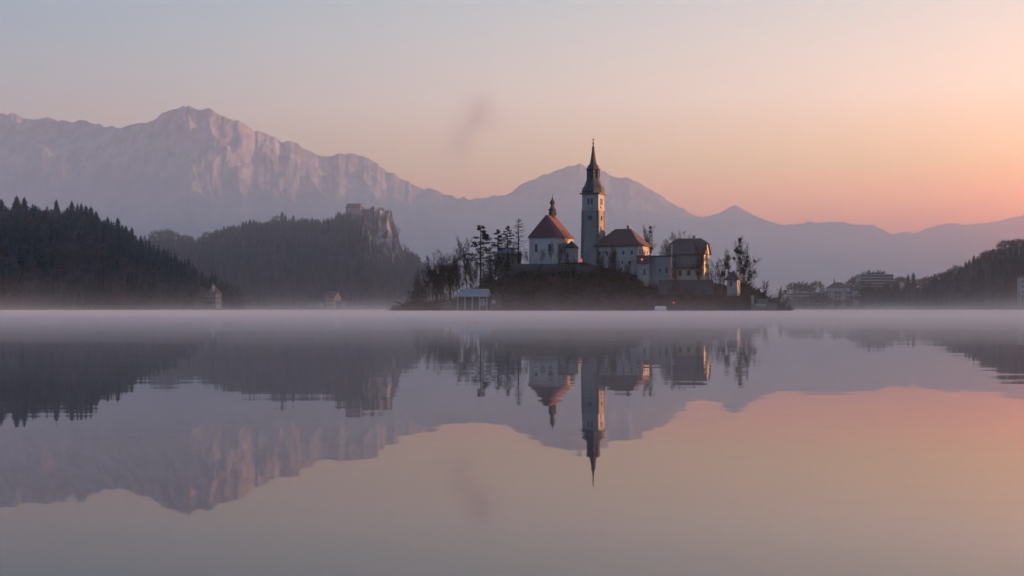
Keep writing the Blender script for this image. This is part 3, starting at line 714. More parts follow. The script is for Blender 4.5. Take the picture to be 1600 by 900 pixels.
MB().box(-W+1.2, -W+2.0, -.9, -.15, H*.2, H+4.2).build('chimney', M['plaster_pale'], mz)
for u in (2.0, 4.6, 7.2, 9.8, 12.4): window(mz, 'F', u, H*.72, 1.1, 1.7, proud=.16)
MB().box(-W-.2, -.5, -1.3, -.12, H*.40, H*.47).build('balcony', M['wood'], mz)
rl = MB()
for k in range(16): rl.box(-W+k*W/16, -W+k*W/16+.12, -1.28, -1.18, H*.47, H*.53)
rl.box(-W-.2, -.5, -1.28, -1.18, H*.53, H*.55); rl.build('railing', M['wood'], mz)
for u in (3, 7, 11): window(mz, 'F', u, H*.12, 1.4, 2.2)
for zz in (.10, .42, .72):
    for u in (L*.25, L*.5, L*.75): window(mz, 'R', u, H*zz, 1.0, 1.7)
window(mz, 'R', L/2, H+rise*.2, 1.0, 1.5)
tr = thing('retaining_wall', 'stone terrace wall below the long half-hipped house', 'wall', P(1030, 446, 567))
MB().box(0, m_of(84, 570), 0, 1.2, -4, m_of(9, 570)).build('wall', M['stone_dark'], tr)
MB().box(0, m_of(36, 570), -.15, 1.3, m_of(9, 570), m_of(9, 570)+.3).build('coping', M['stone_pale'], tr)

# hut with pyramid roof
Yh = 572
hu = thing('hut', 'small white hut with dark pyramid roof at the right of the island', 'hut', P(1152, 448, Yh), -TH)
W = m_of(15, Yh)/math.cos(TH); L = m_of(8, Yh)/math.sin(TH); H = m_of(11, Yh)
MB().box(-W, 0, 0, L, -4, H).build('wall', M['plaster_pale'], hu)
hip_roof(hu, -W, 0, 0, L, H, m_of(15, Yh), 1.2, M['tile_dark'], ridge=.2)
window(hu, 'R', L*.4, 1.0, 1.0, 1.5); MB().box(-W*.6-.5, -W*.6+.5, -.06, .05, 0, 2.1).build('door', M['wood'], hu)

# left house among the pines
Yl = 600
lh = thing('house', 'small pale house with bluish tin roof half hidden among the pines left of the church', 'house', P(800, 419, Yl), -TH)
W = m_of(28, Yl)/math.cos(TH); L = 11; H = m_of(23, Yl)
MB().box(-W, 0, 0, L, -4, H).build('wall', M['plaster_grey'], lh)
hip_roof(lh, -W, 0, 0, L, H, m_of(11, Yl), .6, M['metal_roof'])
for u in (1.6, 4.2, 6.8): window(lh, 'F', u, H*.55, .9, 1.5)
for u in (2.5, 6): window(lh, 'R', u, H*.5, .9, 1.5)

# boathouse at the left shore
Yb = 565
bh = thing('boathouse', 'low boathouse with pale tin roof and white posts at the island shore', 'boathouse', P(762, 479.5, Yb), -TH*.45)
W = m_of(50, Yb); L = 8.5; H = m_of(16, Yb)
MB().box(-W+.5, -.3, 1.8, L, -2, H).build('wall', M['wood'], bh)
MB().add([(-W-.6, -.6, H-.15), (.3, -.6, H-.15), (.3, -.6, H+.1), (-W-.6, -.6, H+.1), (-W+1.5, L/2, H+3.5), (-.2, L/2, H+3.5), (.3, L+.6, H-.15), (-W-.6, L+.6, H-.15), (-W-.6, L+.6, H+.1), (.3, L+.6, H+.1)],
         [(0, 1, 2, 3), (3, 2, 5, 4), (6, 7, 8, 9), (9, 8, 4, 5), (1, 6, 9, 5, 2), (7, 0, 3, 4, 8), (0, 7, 6, 1)]).build('roof', M['metal_roof'], bh)
for k in range(5): MB().box(-W+.3+k*(W-.9)/4, -W+.75+k*(W-.9)/4, -.2, .25, -2, H-.16).build('post', M['wood_pale'], bh)
MB().box(-3.8, -1.6, 1.70, 1.84, .4, H*.8).build('door', M['wood_pale'], bh)
MB().box(.4, 5.0, 2.0, 7.5, -2, H*.85).build('side_shed', M['wood'], bh)
MB().add([(.2, 1.6, H*.85), (5.4, 1.6, H*.85), (5.4, 7.9, H*.85), (.2, 7.9, H*.85), (.2, 1.6, H*.85+.2), (5.4, 1.6, H*.85+.2), (5.4, 7.9, H*.85+.2), (.2, 7.9, H*.85+.2), (2.8, 1.6, H+2.2), (2.8, 7.9, H+2.2)],
         [(0, 3, 2, 1), (0, 1, 5, 8, 4), (2, 3, 7, 9, 6), (1, 2, 6, 5), (3, 0, 4, 7), (5, 6, 9, 8), (7, 4, 8, 9)]).build('shed_roof', M['tile_dark'], bh)
window(bh, 'F', -2.0, 1.6, 1.5, 1.6, proud=.0) if 0 else MB().box(1.4, 3.2, 1.93, 2.05, 1.4, 3.0).build('window', M['wood_pale'], bh)
MB().box(-W-7, -W-.2, 2, 7, -2, H*.45).build('lean_to', M['wood'], bh)
MB().add([(-W-7.5, 1.5, H*.3), (-W+.2, 1.5, H*.75), (-W+.2, 7.5, H*.75), (-W-7.5, 7.5, H*.3), (-W-7.5, 1.5, H*.3+.2), (-W+.2, 1.5, H*.75+.2), (-W+.2, 7.5, H*.75+.2), (-W-7.5, 7.5, H*.3+.2)],
         [(0, 3, 2, 1), (4, 5, 6, 7), (0, 1, 5, 4), (1, 2, 6, 5), (2, 3, 7, 6), (3, 0, 4, 7)]).build('lean_to_roof', M['metal_roof'], bh)

# landing wall and steps at the right end
lw = thing('landing_wall', 'low pale stone landing wall with steps at the right tip of the island', 'wall', P(1174, 481, 571), math.radians(-6))
MB().box(0, m_of(40, 571), 0, 1, -2, 1.9).build('wall', M['quoin'], lw)
MB().box(.1, 1.1, -.1, 1.2, 1.9, 5.6).build('pillar', M['stone_pale'], lw)
st = MB()
for k in range(10): st.box(3+k*.01, 8-k*.01, 1.2+k*.8, 2.4+k*.8, -2, .8+k*.36)
st.build('steps', M['quoin'], lw)
MB().box(2.0, 6.5, -.12, -.003, .6, 1.7).build('panel', M['trim'], lw)

# covered boat
bo = thing('covered_boat', 'small rowing boat with white canvas cover moored at the island shore', 'boat', (m_of(1031.5-800, 557), 557, 0), math.radians(8))
Lb = m_of(23, 557)/2
def boat_sec(x): return .95*(1-abs(x/Lb)**2.6)+.02
hv, hf = [], []
xs = np.linspace(-Lb, Lb, 13)
for x in xs:
    b = boat_sec(x); sh = .55+.45*(abs(x)/Lb)**2
    hv += [(x, -b, sh), (x, -b*.75, -.05), (x, b*.75, -.05), (x, b, sh)]
for i in range(12):
    for k in range(3): hf.append((i*4+k, i*4+k+1, i*4+k+5, i*4+k+4))
hf += [(i*4+3, i*4, i*4+4, i*4+7) for i in range(12)]
MB().add(hv, hf).build('hull', M['wood_pale'], bo)
cv = []
for x in np.linspace(-Lb*.72, Lb*.78, 9):
    b = .95; cv.append([(x, b*math.cos(a), .62+.5+1.35*math.sin(a) if 0 < a < math.pi else .62) for a in np.linspace(0, math.pi, 9)])
vv = [p for r in cv for p in r]; ff = [(i*9+k, i*9+k+1, i*9+k+10, i*9+k+9) for i in range(8) for k in range(8)]+[tuple(range(9)), tuple(range(72, 81))[::-1]]
MB().add(vv, ff).build('canopy', M['canvas'], bo)

# small red lamps
def lamp(px, py, Y, base, label, wide, tall):
    z = zof(py, Y); x = (px-800)/F*Y
    l = thing('red_lamp', label, 'lamp', (x, Y, base))
    MB().tube([(0, 0, -1), (0, 0, z-base-tall/2)], [.07, .05], 6).build('post', M['iron'], l)
    hh = z-base
    MB().lathe([(wide*.3, hh-tall/2), (wide*.5, hh-tall*.3), (wide*.5, hh+tall*.3), (wide*.3, hh+tall/2)], 8).build('lantern', M['red_lamp'], l)
    MB().lathe([(wide*.55, hh+tall/2), (wide*.1, hh+tall/2+.3)], 8).build('cap', M['iron'], l)
lamp(908.5, 407, 577.0, zof(424, 577)+2, 'glowing red lamp at the foot of the bell tower', .8, 1.5)
lamp(1003, 405.5, 571.5, zof(437, 574)+1, 'glowing red lamp in front of the dark wooden annex storey', .9, .7)
lamp(1052.5, 473, 563.0, 1.0, 'tiny red light on the dark bank right of the boat', .8, .7)

# ------------------------------------------------------------------ island trees
pr = random.Random(4)
def rv(s=1): return Vector((pr.gauss(0, s), pr.gauss(0, s), pr.gauss(0, s)))
def bare_meshes(seed, h=1.0, spread=1.0, up=.12, forkz=.3, lean=0):
    pr.seed(seed); tk, cr = MB(), MB()
    def ribbon(a, b, r):
        s = (b-a).cross(rv()).normalized()*r; cr.add([a-s, a+s, b+s*.4, b-s*.4], [(0, 1, 2, 3)])
    def grow(p, d, L, r, lev):
        n = (7, 5, 4, 3, 2)[lev]; pts, rs = [p], [r]
        for i in range(n):
            d = (d+rv(.10+.05*lev)+Vector((0, 0, up*(.3 if lev == 0 else 1)))).normalized()
            q = p+d*(L/n); r2 = r*(1-.75/n)
            if lev >= 2: ribbon(p, q, max(r, .0014))
            p, r = q, r2; pts.append(p); rs.append(r)
            if lev < 4 and (i+1)/n > (forkz if lev == 0 else .15):
                for c_ in range(2 if lev < 3 else 2):
                    sd_ = rv(); sd_ = (sd_-d*sd_.dot(d)).normalized()
                    dd = (d*pr.uniform(.45, .9)+sd_*pr.uniform(.5, .95)*spread).normalized()
                    grow(p, dd, L*pr.uniform(.34, .62)*(1-.35*(i/n)), r*pr.uniform(.45, .65), lev+1)
        if lev < 2: tk.tube(pts, [max(x, .0012) for x in rs], 6 if lev == 0 else 4)
    grow(Vector((0, 0, -.04)), Vector((lean, 0, 1)).normalized(), .78, .016, 0)
    top = max(v[2] for v in cr.v); k = 1/top
    for b in (tk, cr): b.v = [(x*k, y*k, z*k if z > 0 else z) for x, y, z in b.v]
    return tk.mesh('trunk', M['bark']), cr.mesh('crown', M['twigs'])
def tufts(cr, c, rad, n, size, flat=1.0):
    for _ in range(n):
        d = rv().normalized()*pr.random()**.45; p = Vector((c[0]+d.x*rad, c[1]+d.y*rad, c[2]+d.z*rad*flat))
        e = (rv()+d*1.5).normalized()*size*pr.uniform(.6, 1.3); s = e.cross(rv()).normalized()*size*pr.uniform(.18, .4)
        cr.add([p-s, p+s, p+e], [(0, 1, 2)])
def spruce_meshes(seed, R=.17, tiers=32):
    pr.seed(seed); tk, cr = MB(), MB()
    tk.tube([(0, 0, -.05), (0, 0, .5), (0, 0, .98)], [.014, .009, .002], 6)
    for i in range(tiers):
        q = i/(tiers-1); z = .05+.92*q; r = R*(1-q)**.8+.012
        for k in range(int(20-7*q)):
            a = pr.uniform(0, 6.283); rr = r*pr.uniform(.6, 1.15); n = 5
            for j in range(n):
                f0, f1 = j/n, (j+1)/n
                p0 = Vector((rr*f0*math.cos(a), rr*f0*math.sin(a), z-.22*rr*f0**1.2)); p1 = Vector((rr*f1*math.cos(a), rr*f1*math.sin(a), z-.22*rr*f1**1.2+.03*rr*f1))
                sd_ = Vector((-math.sin(a), math.cos(a), 0))*rr*.46*(1.15-f0)*pr.uniform(.6, 1.3); dn = Vector((0, 0, -rr*pr.uniform(.05, .2)))
                cr.add([p0, p1, p1+sd_+dn], [(0, 1, 2)]); cr.add([p0, p1, p1-sd_+dn], [(0, 1, 2)])
    return tk.mesh('trunk', M['bark']), cr.mesh('crown', M['needles'])
def pine_meshes(seed, lo=.42, R=.17, n=26, dense=60):
    pr.seed(seed); tk, cr = MB(), MB()
    tk.tube([(0, 0, -.05), (.004, 0, .4), (-.004, .003, .8), (0, 0, .98)], [.015, .011, .006, .002], 6)
    for i in range(n):
        q = (i+pr.random())/n; z = lo+(1-lo)*q*.97; r = R*(.55+.6*math.sin(math.pi*min(1, q*.8+.25)))*(1-q*.62)*pr.uniform(.6, 1.15); a = pr.uniform(0, 6.283)
        e = Vector((r*math.cos(a), r*math.sin(a), z+r*pr.uniform(-.15, .25)))
        tk.tube([(0, 0, z), tuple(e)], [.004, .0015], 3)
        for f_ in (.55, .8, 1.0):
            c_ = Vector((0, 0, z)).lerp(e, f_); tufts(cr, c_, r*.30, dense//3, .020, .40)
    tufts(cr, (0, 0, .97), .03, 40, .02, 1)
    return tk.mesh('trunk', M['bark']), cr.mesh('crown', M['needles'])
def larch_meshes(seed):
    pr.seed(seed); tk, cr = MB(), MB()
    tk.tube([(0, 0, -.05), (0, 0, .5), (.004, 0, 1)], [.013, .008, .0015], 6)
    for i in range(64):
        q = pr.random(); z = .30+.68*q; r = (.15*(1-q)**.7+.02)*pr.uniform(.5, 1.1); a = pr.uniform(0, 6.283); p = Vector((0, 0, z))
        for j in range(6):
            f1 = (j+1)/6; nx = Vector((r*f1*math.cos(a), r*f1*math.sin(a), z-.25*r*f1+.45*r*f1*f1))
            s = Vector((0, 0, .0022)); cr.add([p-s, nx-s*.6, nx+s*.6, p+s], [(0, 1, 2, 3)])
            for t in range(4):
                e = nx+(rv(.014)+Vector((0, 0, -.018))); sw = rv().normalized()*.0014; cr.add([nx-sw, nx+sw, e], [(0, 1, 2)])
            p = nx
    return tk.mesh('trunk', M['bark']), cr.mesh('crown', M['twigs'])
BARE = [bare_meshes(s, spread=sp_, up=up_, forkz=fz) for s, sp_, up_, fz in ((1, .9, .13, .28), (2, 1.1, .08, .22), (3, .7, .2, .4), (4, .95, .10, .3), (5, .8, .16, .15), (6, 1.2, .05, .3))]
SPR = [spruce_meshes(11, .20), spruce_meshes(12, .22)]
PIN = [pine_meshes(21, .40, .20, 40, 72), pine_meshes(22, .28, .17, 46, 66), pine_meshes(23, .46, .17, 36, 60)]
LAR = [larch_meshes(31)]
def tree(name, meshes, px, top, Y, label, group=None, wide=1.0, rz=None, base=None, clumps=0, ivy=0):
    x = (px-800)/F*Y; z0 = (float(isl_z(x, Y)) if base is None else base)-.2; h = max(zof(top, Y)-z0, 2)
    t = thing(name, label, 'tree', (x, Y, z0), pr.uniform(0, 6.28) if rz is None else rz, group)
    for nm, me in zip(('trunk', 'crown'), meshes):
        o = link(bpy.data.objects.new(nm, me)); o.parent = t; o.scale = (h*wide, h*wide, h)
    if clumps:
        cv = meshes[1].vertices; ids = [i for i in range(0, len(cv), 7) if .45 < cv[i].co.z < .97]
        for k in range(clumps):
            v = cv[pr.choice(ids)].co; b = MB(); tufts(b, (v.x*h*wide*.85, v.y*h*wide*.85, v.z*h), pr.uniform(.45, .85), 110, .42)
            b.build('mistletoe_ball', M['mistletoe'], t, False)
    if ivy:
        b = MB()
        for k in range(ivy):
            z = pr.uniform(.05, .6)*h; tufts(b, (pr.gauss(0, .5), pr.gauss(0, .5), z), 1.1, 60, .5)
        b.build('ivy', M['mistletoe'], t, False)
    return t
# left end
tree('spruce_tree', SPR[0], 653, 414, 600, 'dark dense spruce standing alone at the left end of the island', wide=1.0)
gl = 'bare trees at the left end of the island'
for i, (px, top, Y, b, wd) in enumerate([(668, 420, 604, 1, .9), (676, 398, 598, 4, .8), (684, 404, 590, 3, .9), (692, 388, 602, 1, .75), (701, 384, 596, 0, .8), (709, 391, 604, 5, .7), (662, 440, 592, 5, 1), (641, 452, 606, 1, 1.1), (716, 404, 588, 3, .7), (722, 396, 606, 4, .7)]):
    tree('bare_tree', BARE[b], px, top, Y, 'bare leafless tree in the thicket between the lone spruce and the tall pine', gl, wd)
tree('bare_tree', BARE[3], 683, 415, 584, 'ivy-clad dark tree above the left end of the boathouse roof', wide=.8, ivy=12)
tree('bare_tree', BARE[2], 729, 368, 598, 'tall thin bare tree just left of the tall layered pine', wide=.62)
tree('bare_tree', BARE[4], 738, 400, 584, 'bare tree behind the boathouse roof', wide=.6)
tree('pine_tree', PIN[0], 751, 352, 600, 'tallest layered pine left of the small tin-roofed house', wide=1.2)
tree('spruce_tree', SPR[1], 766, 384, 592, 'small dark spruce beside the tin-roofed house', wide=.8)
tree('spruce_tree', SPR[0], 756, 402, 588, 'lowest small spruce under the tall layered pine', wide=.9)
tree('pine_tree', PIN[1], 778, 358, 609, 'bushy pine rising behind the tin-roofed house', wide=1.25)
tree('pine_tree', PIN[2], 793, 353, 606, 'pine with loose crown between the bushy pine and the larch', wide=1.2)
tree('larch_tree', LAR[0], 810, 340, 596, 'tall bare larch with drooping twigs left of the church', wide=1.5)
tree('spruce_tree', SPR[0], 793, 378, 588, 'narrow dark spruce in front of the tin-roofed house', wide=.7)
tree('bare_tree', BARE[5], 820, 382, 586, 'thin bare tree at the left corner of the church', wide=.55)
for px, top, Y, b, wd in [(771, 394, 590, 4, .7), (783, 384, 592, 1, .7), (800, 380, 590, 3, .6), (812, 388, 588, 0, .6), (745, 404, 588, 5, .8), (826, 396, 584, 4, .6), (706, 400, 600, 0, .9), (696, 408, 588, 1, .9), (733, 392, 602, 3, .7)]:
    tree('bare_tree', BARE[b], px, top, Y, 'bare tree among the pines between the boathouse and the church', 'bare trees among the pines', wd)
# in front of the church and houses
gs = 'bare trees in front of the church'
for px, top, Y, b in [(847, 386, 580, 3), (861, 375, 582, 0), (872, 377, 578, 2), (884, 392, 580, 4)]:
    tree('bare_tree', BARE[b], px, top, Y, 'slim bare tree standing against the church wall', gs, .5)
for px, top, Y, b in [(944, 385, 570, 2), (956, 384, 572, 0), (967, 378, 573, 4), (934, 400, 571, 1), (980, 402, 570, 3)]:
    tree('bare_tree', BARE[b], px, top, Y, 'dark bare tree standing against the pale hip-roofed house', 'bare trees in front of the pale house', .55)
tree('bare_tree', BARE[2], 1015, 350, 604, 'bare tree with dark mistletoe balls rising between the two big houses', wide=.62, clumps=7)
tree('bare_tree', BARE[5], 1024, 392, 585, 'small bare tree above the annex roof', wide=.5, clumps=2)
for px, top, Y, b in [(1041, 372, 598, 0), (1052, 358, 600, 1), (1064, 362, 604, 3)]:
    tree('bare_tree', BARE[b], px, top, Y, 'bare spreading tree behind the left end of the half-hipped roof', 'bare trees behind the long house', .75)
for px, top, Y, b in [(1088, 374, 570, 2), (1060, 406, 569, 4)]:
    tree('bare_tree', BARE[b], px, top, Y, 'bare tree standing in front of the long half-hipped house', 'bare trees in front of the long house', .45)
tree('bare_tree', BARE[1], 1118, 402, 578, 'bare bushy tree against the right gable of the long house', wide=.7)
tree('bare_tree', BARE[0], 1130, 386, 580, 'left tree of the mistletoe-laden trio above the hut', wide=.6, clumps=14)
tree('bare_tree', BARE[4], 1148, 367, 580, 'tallest tree of the mistletoe-laden trio above the hut', wide=.5, clumps=22)
tree('bare_tree', BARE[3], 1161, 396, 579, 'right tree of the mistletoe-laden trio above the hut', wide=.75, clumps=14)
tree('bare_tree', BARE[5], 1171, 424, 577, 'low bare bush-like tree right of the hut', wide=1.1)
tree('bare_tree', BARE[2], 1192, 437, 592, 'thin bare tree behind the landing wall', wide=.8)
tree('bare_tree', BARE[4], 1216, 446, 577, 'dark upright bare tree at the right tip of the island', wide=.5, ivy=5)
tree('bare_tree', BARE[1], 1226, 450, 579, 'bushy bare tree beside the upright one at the right tip of the island', wide=.85)
# on the slope
for px, top, Y, b in [(742, 442, 572, 1), (776, 446, 568, 4), (800, 430, 571, 0), (822, 428, 574, 3), (838, 436, 568, 1), (856, 424, 572, 5), (880, 430, 570, 0), (898, 436, 568, 4), (915, 424, 571, 3), (926, 438, 567, 1), (948, 440, 566, 0), (985, 438, 567, 4), (1010, 446, 566, 5), (1044, 448, 565, 1), (1070, 446, 566, 3), (1098, 448, 566, 0), (1124, 446, 568, 5), (1150, 456, 567, 1), (1034, 438, 568, 2), (1054, 440, 567, 3), (1080, 442, 567, 1), (1108, 440, 568, 2), (1140, 448, 568, 0), (1000, 442, 569, 3), (1018, 446, 568, 4), (788, 432, 574, 5), (762, 436, 574, 3), (868, 440, 567, 1), (890, 444, 566, 2), (936, 446, 567, 5), (970, 444, 566, 3), (1158, 450, 569, 5)]:
    tree('bare_tree', BARE[b], px, top, Y, 'dark bare tree growing on the steep bank below the buildings', 'bare trees on the island bank', .75)

# undergrowth on the banks
V, T, C_ = [], [], []
r2 = np.random.default_rng(5)
nb = 0
while nb < 7000:
    x = r2.uniform(-60, 133); y = r2.uniform(559, 600 if (x < -12 or x > 105) else 580); z = float(isl_z(x, y))
    if z < .45: continue
    nb += 1; green = vnoise(x/7, y/7, 40) > .6
    base = np.array([.026, .036, .026] if green else [.054, .047, .048])*r2.uniform(.35, 2.2); s = r2.uniform(.8, 2.2)*(1.9 if r2.random() < .25 else 1)
    for k in range(14):
        d = np.array([r2.normal(0, .55), r2.normal(0, .55), r2.uniform(.35, 1.0)])*s; o0 = np.array([x, y, z-.1])+np.array([r2.normal(0, .35), r2.normal(0, .35), 0])*s
        q = np.cross(d, r2.normal(size=3)); q = q/np.linalg.norm(q)*(.05 if not green else .16)*s
        i0 = len(V); V += [o0-q, o0+q, o0+d]; T.append((i0, i0+1, i0+2)); C_ += [np.append(base, 1)]*3
kind(link(bpy.data.objects.new('undergrowth', np_mesh('undergrowth', V, T, M['undergrowth'], C_))), 'stuff', 'dark leafless shrubs and ivy on the island banks')

# ------------------------------------------------------------------ castle on its crag
Yk = 2456
ca = thing('castle', 'small castle with dark red roofs on top of the rocky crag', 'castle', P(563, 336, Yk), math.radians(-12))
k = Yk/F
def gable(x0, x1, y0, y1, z, rise, ov, m, name):
    ym = (y0+y1)/2
    vs = [(x0-ov, y0-ov, z-.3), (x1+ov, y0-ov, z-.3), (x1+ov, y1+ov, z-.3), (x0-ov, y1+ov, z-.3), (x0-ov, y0-ov, z+.2), (x1+ov, y0-ov, z+.2), (x1+ov, y1+ov, z+.2), (x0-ov, y1+ov, z+.2), (x0+1, ym, z+rise), (x1-1, ym, z+rise)]
    return MB().add(vs, [(0, 3, 2, 1), (0, 1, 5, 4), (1, 2, 6, 5), (2, 3, 7, 6), (3, 0, 4, 7), (4, 5, 9, 8), (6, 7, 8, 9), (5, 6, 9), (7, 4, 8)]).build(name, m, ca)
MB().box(-24*k, 0, 0, 12, -8, 12*k).build('great_hall', M['plaster_grey'], ca)
gable(-24*k, 0, 0, 12, 12*k, 6.5*k, .8, M['tile_red'], 'roof')
for i in range(5): MB().box(-22*k+i*4.6*k, -22*k+i*4.6*k+1.0, -.15, .1, 7*k, 8.6*k).build('window', M['glass'], ca)
MB().box(.05, 21*k, 4, 12, -6, 6*k).build('curtain_wall', M['stone_tower'], ca)
gable(2*k, 14*k, 4.5, 11.5, 6.1*k, 3.5*k, .6, M['tile_red'], 'wing_roof')
MB().box(15.5*k, 21.5*k, 2, 9, -6, 9*k).build('tower', M['plaster_grey'], ca)
hip_roof(ca, 15.5*k, 21.5*k, 2, 9, 9*k, 5*k, .6, M['tile_red'], ridge=.1, name='tower_roof')
MB().box(21.6*k, 38*k, 5, 13, -8, 5*k).build('curtain_wall', M['stone_tower'], ca)
MB().box(38.1*k, 46*k, 2, 12, -12, 3*k).build('gatehouse', M['plaster_grey'], ca)
gable(38.1*k, 46*k, 2, 12, 3.1*k, 4*k, .6, M['tile_red'], 'gatehouse_roof')
for px, top in [(595, 324), (612, 340)]:
    sky_tree(hc, px, top, 'round tree beside the castle on the crag top', 'trees on the castle crag', False, .8)

# ------------------------------------------------------------------ houses on the far shore
Yv = 1205
vl = thing('villa', 'tall white villa with steep roof and turret on the left shore', 'villa', P(337, 477, Yv), -TH)
W = m_of(17, Yv)/math.cos(TH); L = m_of(6, Yv)/math.sin(TH); H = m_of(18, Yv)
MB().box(-W, 0, 0, L, -3, H).build('wall', M['plaster_pale'], vl)
hip_roof(vl, -W, 0, 0, L, H, m_of(12, Yv), .8, M['tile_grey'], ridge=1.5)
gp = [(-W*.62, H), (-W*.12, H), (-W*.37, H+m_of(13, Yv))]
MB().prism(gp, 'y', -.4, L*.5).build('gable', M['plaster_pale'], vl)
MB().lathe([(.5, H+m_of(10, Yv)), (.5, H+m_of(14, Yv)), (.7, H+m_of(14.2, Yv)), (.05, H+m_of(18, Yv))], 6, -W*.37, L*.2).build('turret', M['plaster_pale'], vl)
for zz in (.12, .52):
    for i in range(5): window(vl, 'F', W*(.1+.2*i), H*zz, 1.0, 2.2, pane=M['glass'])
    for i in range(3): window(vl, 'R', L*(.2+.3*i), H*zz, 1.0, 2.2)
MB().box(-W-1, .9, -1.4, -.1, H*.44, H*.47).build('balcony', M['trim'], vl)
MB().box(-W-8, -W-1, 0, 8, -3, 4).build('side_wing', M['plaster_grey'], vl)
Yv = 1472
v2 = thing('lakeside_house', 'lakeside house with grey roof and sunlit right gable below the castle hill', 'house', P(522, 479, Yv), -TH*1.3)
W = m_of(15, Yv)/math.cos(TH*1.3); L = m_of(9, Yv)/math.sin(TH*1.3); H = m_of(14, Yv); rise = m_of(10, Yv)
MB().prism([(0, -3), (L, -3), (L, H), (L/2, H+rise), (0, H)], 'x', -W, 0).build('wall', M['plaster_cream'], v2)
MB().add([(-W-1, -1, H-.8), (.8, -1, H-.8), (.8, L/2, H+rise+.1), (-W-1, L/2, H+rise+.1), (.8, L+1, H-.8), (-W-1, L+1, H-.8), (-W-1, -1, H-.4), (.8, -1, H-.4), (.8, L/2, H+rise+.5), (-W-1, L/2, H+rise+.5), (.8, L+1, H-.4), (-W-1, L+1, H-.4)],
         [(0, 3, 2, 1), (3, 5, 4, 2), (6, 7, 8, 9), (9, 8, 10, 11), (0, 1, 7, 6), (4, 5, 11, 10), (1, 2, 8, 7), (2, 4, 10, 8), (3, 0, 6, 9), (5, 3, 9, 11)]).build('roof', M['tile_grey'], v2)
for zz in (.1, .5):
    for i in range(4): window(v2, 'F', W*(.13+.25*i), H*zz, 1.2, 2)
    for i in range(3): window(v2, 'R', L*(.2+.3*i), H*zz, 1.2, 2)
MB().box(.9, 8, 3, 12, -3, 6).build('veranda', M['plaster_grey'], v2)
v3 = thing('lakeside_house', 'low grey boat shed on the shore left of the sunlit lakeside house', 'shed', P(498, 480, 1462), -TH)
MB().box(-14, 0, 0, 9, -3, 4.5).build('wall', M['plaster_grey'], v3); hip_roof(v3, -14, 0, 0, 9, 4.5, 3.2, .6, M['tile_dark'])

# lakeside town on the right
M['pane_grey'] = mottled('pane_grey', (.06, .065, .075), (.10, .105, .115), .5, .3, spec=.5)
def block(px0, px1, top, base, Y, depth, storeys, label, wall, band, fins=0, rot=0, roof=None, bays=0):
    b = thing('hotel' if storeys > 4 else 'apartment_block', label, 'hotel' if storeys > 4 else 'apartment block', P(px1, base, Y), rot)
    W = m_of(px1-px0, Y)/math.cos(rot); H = m_of(base-top, Y); sh = H/storeys
    MB().box(-W, 0, 0, depth, -6, H).build('wall', wall, b)
    MB().box(-W-.5, .5, -1.6, depth+.4, H, H+.5).build('roof_slab', band, b)
    for s_ in range(storeys):
        MB().box(-W, 0, -1.5, -.01, s_*sh-.1, s_*sh+.9).build('balcony', band, b)
        MB().box(-W+.4, -.4, -.12, .05, s_*sh+1.0, (s_+1)*sh-.35).build('window', M['pane_grey'], b)
    for i in range(fins):
        x = -W+(i+.5)*W/fins; MB().box(x-.25, x+.25, -1.8, -.02, -3, H-.01).build('dividing_wall', band, b)
    if bays:
        for i in range(bays):
            x = -W+(i+.5)*W/bays; MB().box(x-W/bays*.22, x+W/bays*.22, -2.0, -1.52, -2, H*.96).build('stair_bay', band, b)
    return b
M['concrete'] = plaster('concrete', (.38, .385, .40), (.28, .285, .29), .4)
block(1240, 1289, 457, 480, 1492, 14, 4, 'long low grey apartment block nearest the island tip', M['plaster_grey'], M['concrete'], 0, 0)
block(1290, 1344, 455, 480, 1478, 15, 4, 'white apartment block with pale vertical strips on the town waterfront', M['plaster_grey'], M['plaster_pale'], 7, 0, bays=3)
block(1344, 1396, 429, 462, 1600, 18, 7, 'tall grey terraced hotel above the town trees', M['concrete'], M['concrete'], 0, 0)
bd = thing('house', 'dark wide-roofed house behind the white apartment block', 'house', P(1328, 462, 1560), 0)
MB().box(-m_of(32, 1560), 0, 0, 16, -6, m_of(12, 1560)).build('wall', M['concrete'], bd); hip_roof(bd, -m_of(32, 1560), 0, 0, 16, m_of(12, 1560), m_of(9, 1560), 1, M['tile_dark'])
MB().lathe([(.7, m_of(18, 1560)), (.7, m_of(23, 1560)), (.05, m_of(29, 1560))], 6, -m_of(22, 1560), 8).build('turret', M['tile_dark'], bd)
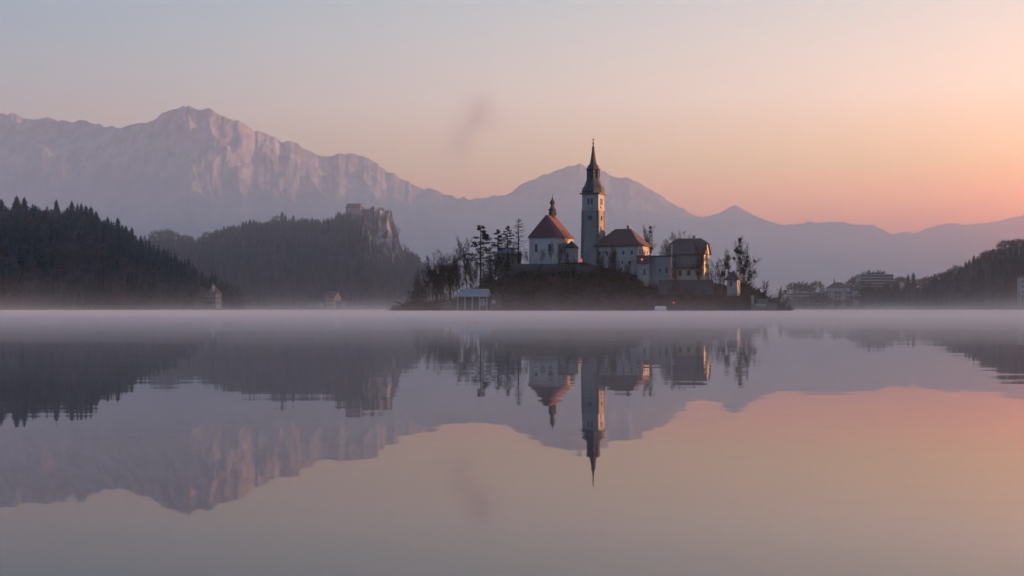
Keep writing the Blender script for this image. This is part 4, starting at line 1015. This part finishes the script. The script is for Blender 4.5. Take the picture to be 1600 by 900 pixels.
b5 = thing('villa', 'pale narrow building at the edge of the right wooded hill', 'house', P(1606, 470, 1262), 0)
MB().box(-m_of(11, 1262), 0, 0, 9, -6, m_of(36, 1262)).build('wall', M['plaster_pale'], b5); hip_roof(b5, -m_of(11, 1262), 0, 0, 9, m_of(36, 1262), 3, .6, M['tile_dark'])
for i in range(4): window(b5, 'F', 2.2, 3+i*5, 1.3, 2.2); window(b5, 'F', 5, 3+i*5, 1.3, 2.2)

# ------------------------------------------------------------------ the small smoke cloud beyond the haze
cl_ = MB()
pr.seed(3)
import bmesh
bm = bmesh.new()
bmesh.ops.create_icosphere(bm, subdivisions=3, radius=1)
for v in bm.verts: v.co = Vector((v.co.x*640, v.co.y*330, v.co.z*720))
me = bpy.data.meshes.new('cloud'); bm.to_mesh(me); bm.free()
def cloud_noise(t):
    co = nd(t, 'ShaderNodeTexCoord').outputs['Object']
    n = noise_n(t, .0055, 7, .66, vec=co)
    def blob(c, r_, k):
        a = nd(t, 'ShaderNodeVectorMath', operation='SUBTRACT'); t.links.new(co, a.inputs[0]); a.inputs[1].default_value = c
        b = nd(t, 'ShaderNodeVectorMath', operation='DIVIDE'); t.links.new(a.outputs[0], b.inputs[0]); b.inputs[1].default_value = r_
        l = nd(t, 'ShaderNodeVectorMath', operation='LENGTH'); t.links.new(b.outputs[0], l.inputs[0])
        return math_n(t, 'MULTIPLY', maprange(t, l.outputs['Value'], 1, 0, smooth=True), k)
    f = math_n(t, 'ADD', blob((110, 0, 190), (330, 290, 330), .85), math_n(t, 'ADD', blob((-50, 0, -60), (330, 290, 320), .45), blob((-200, 0, -290), (330, 270, 320), .28)))
    d = math_n(t, 'MULTIPLY', f, maprange(t, n.outputs[0], .30, .66))
    return math_n(t, 'MULTIPLY', d, .0048)
me.materials.append(vol_mat('cloud', (.30, .37, .48, 1), .002, 0, cloud_noise))
cd = link(bpy.data.objects.new('cloud', me)); cd.location = P(735, 200, 14600)
kind(cd, 'stuff', 'small grey wisp of cloud above the mountains')
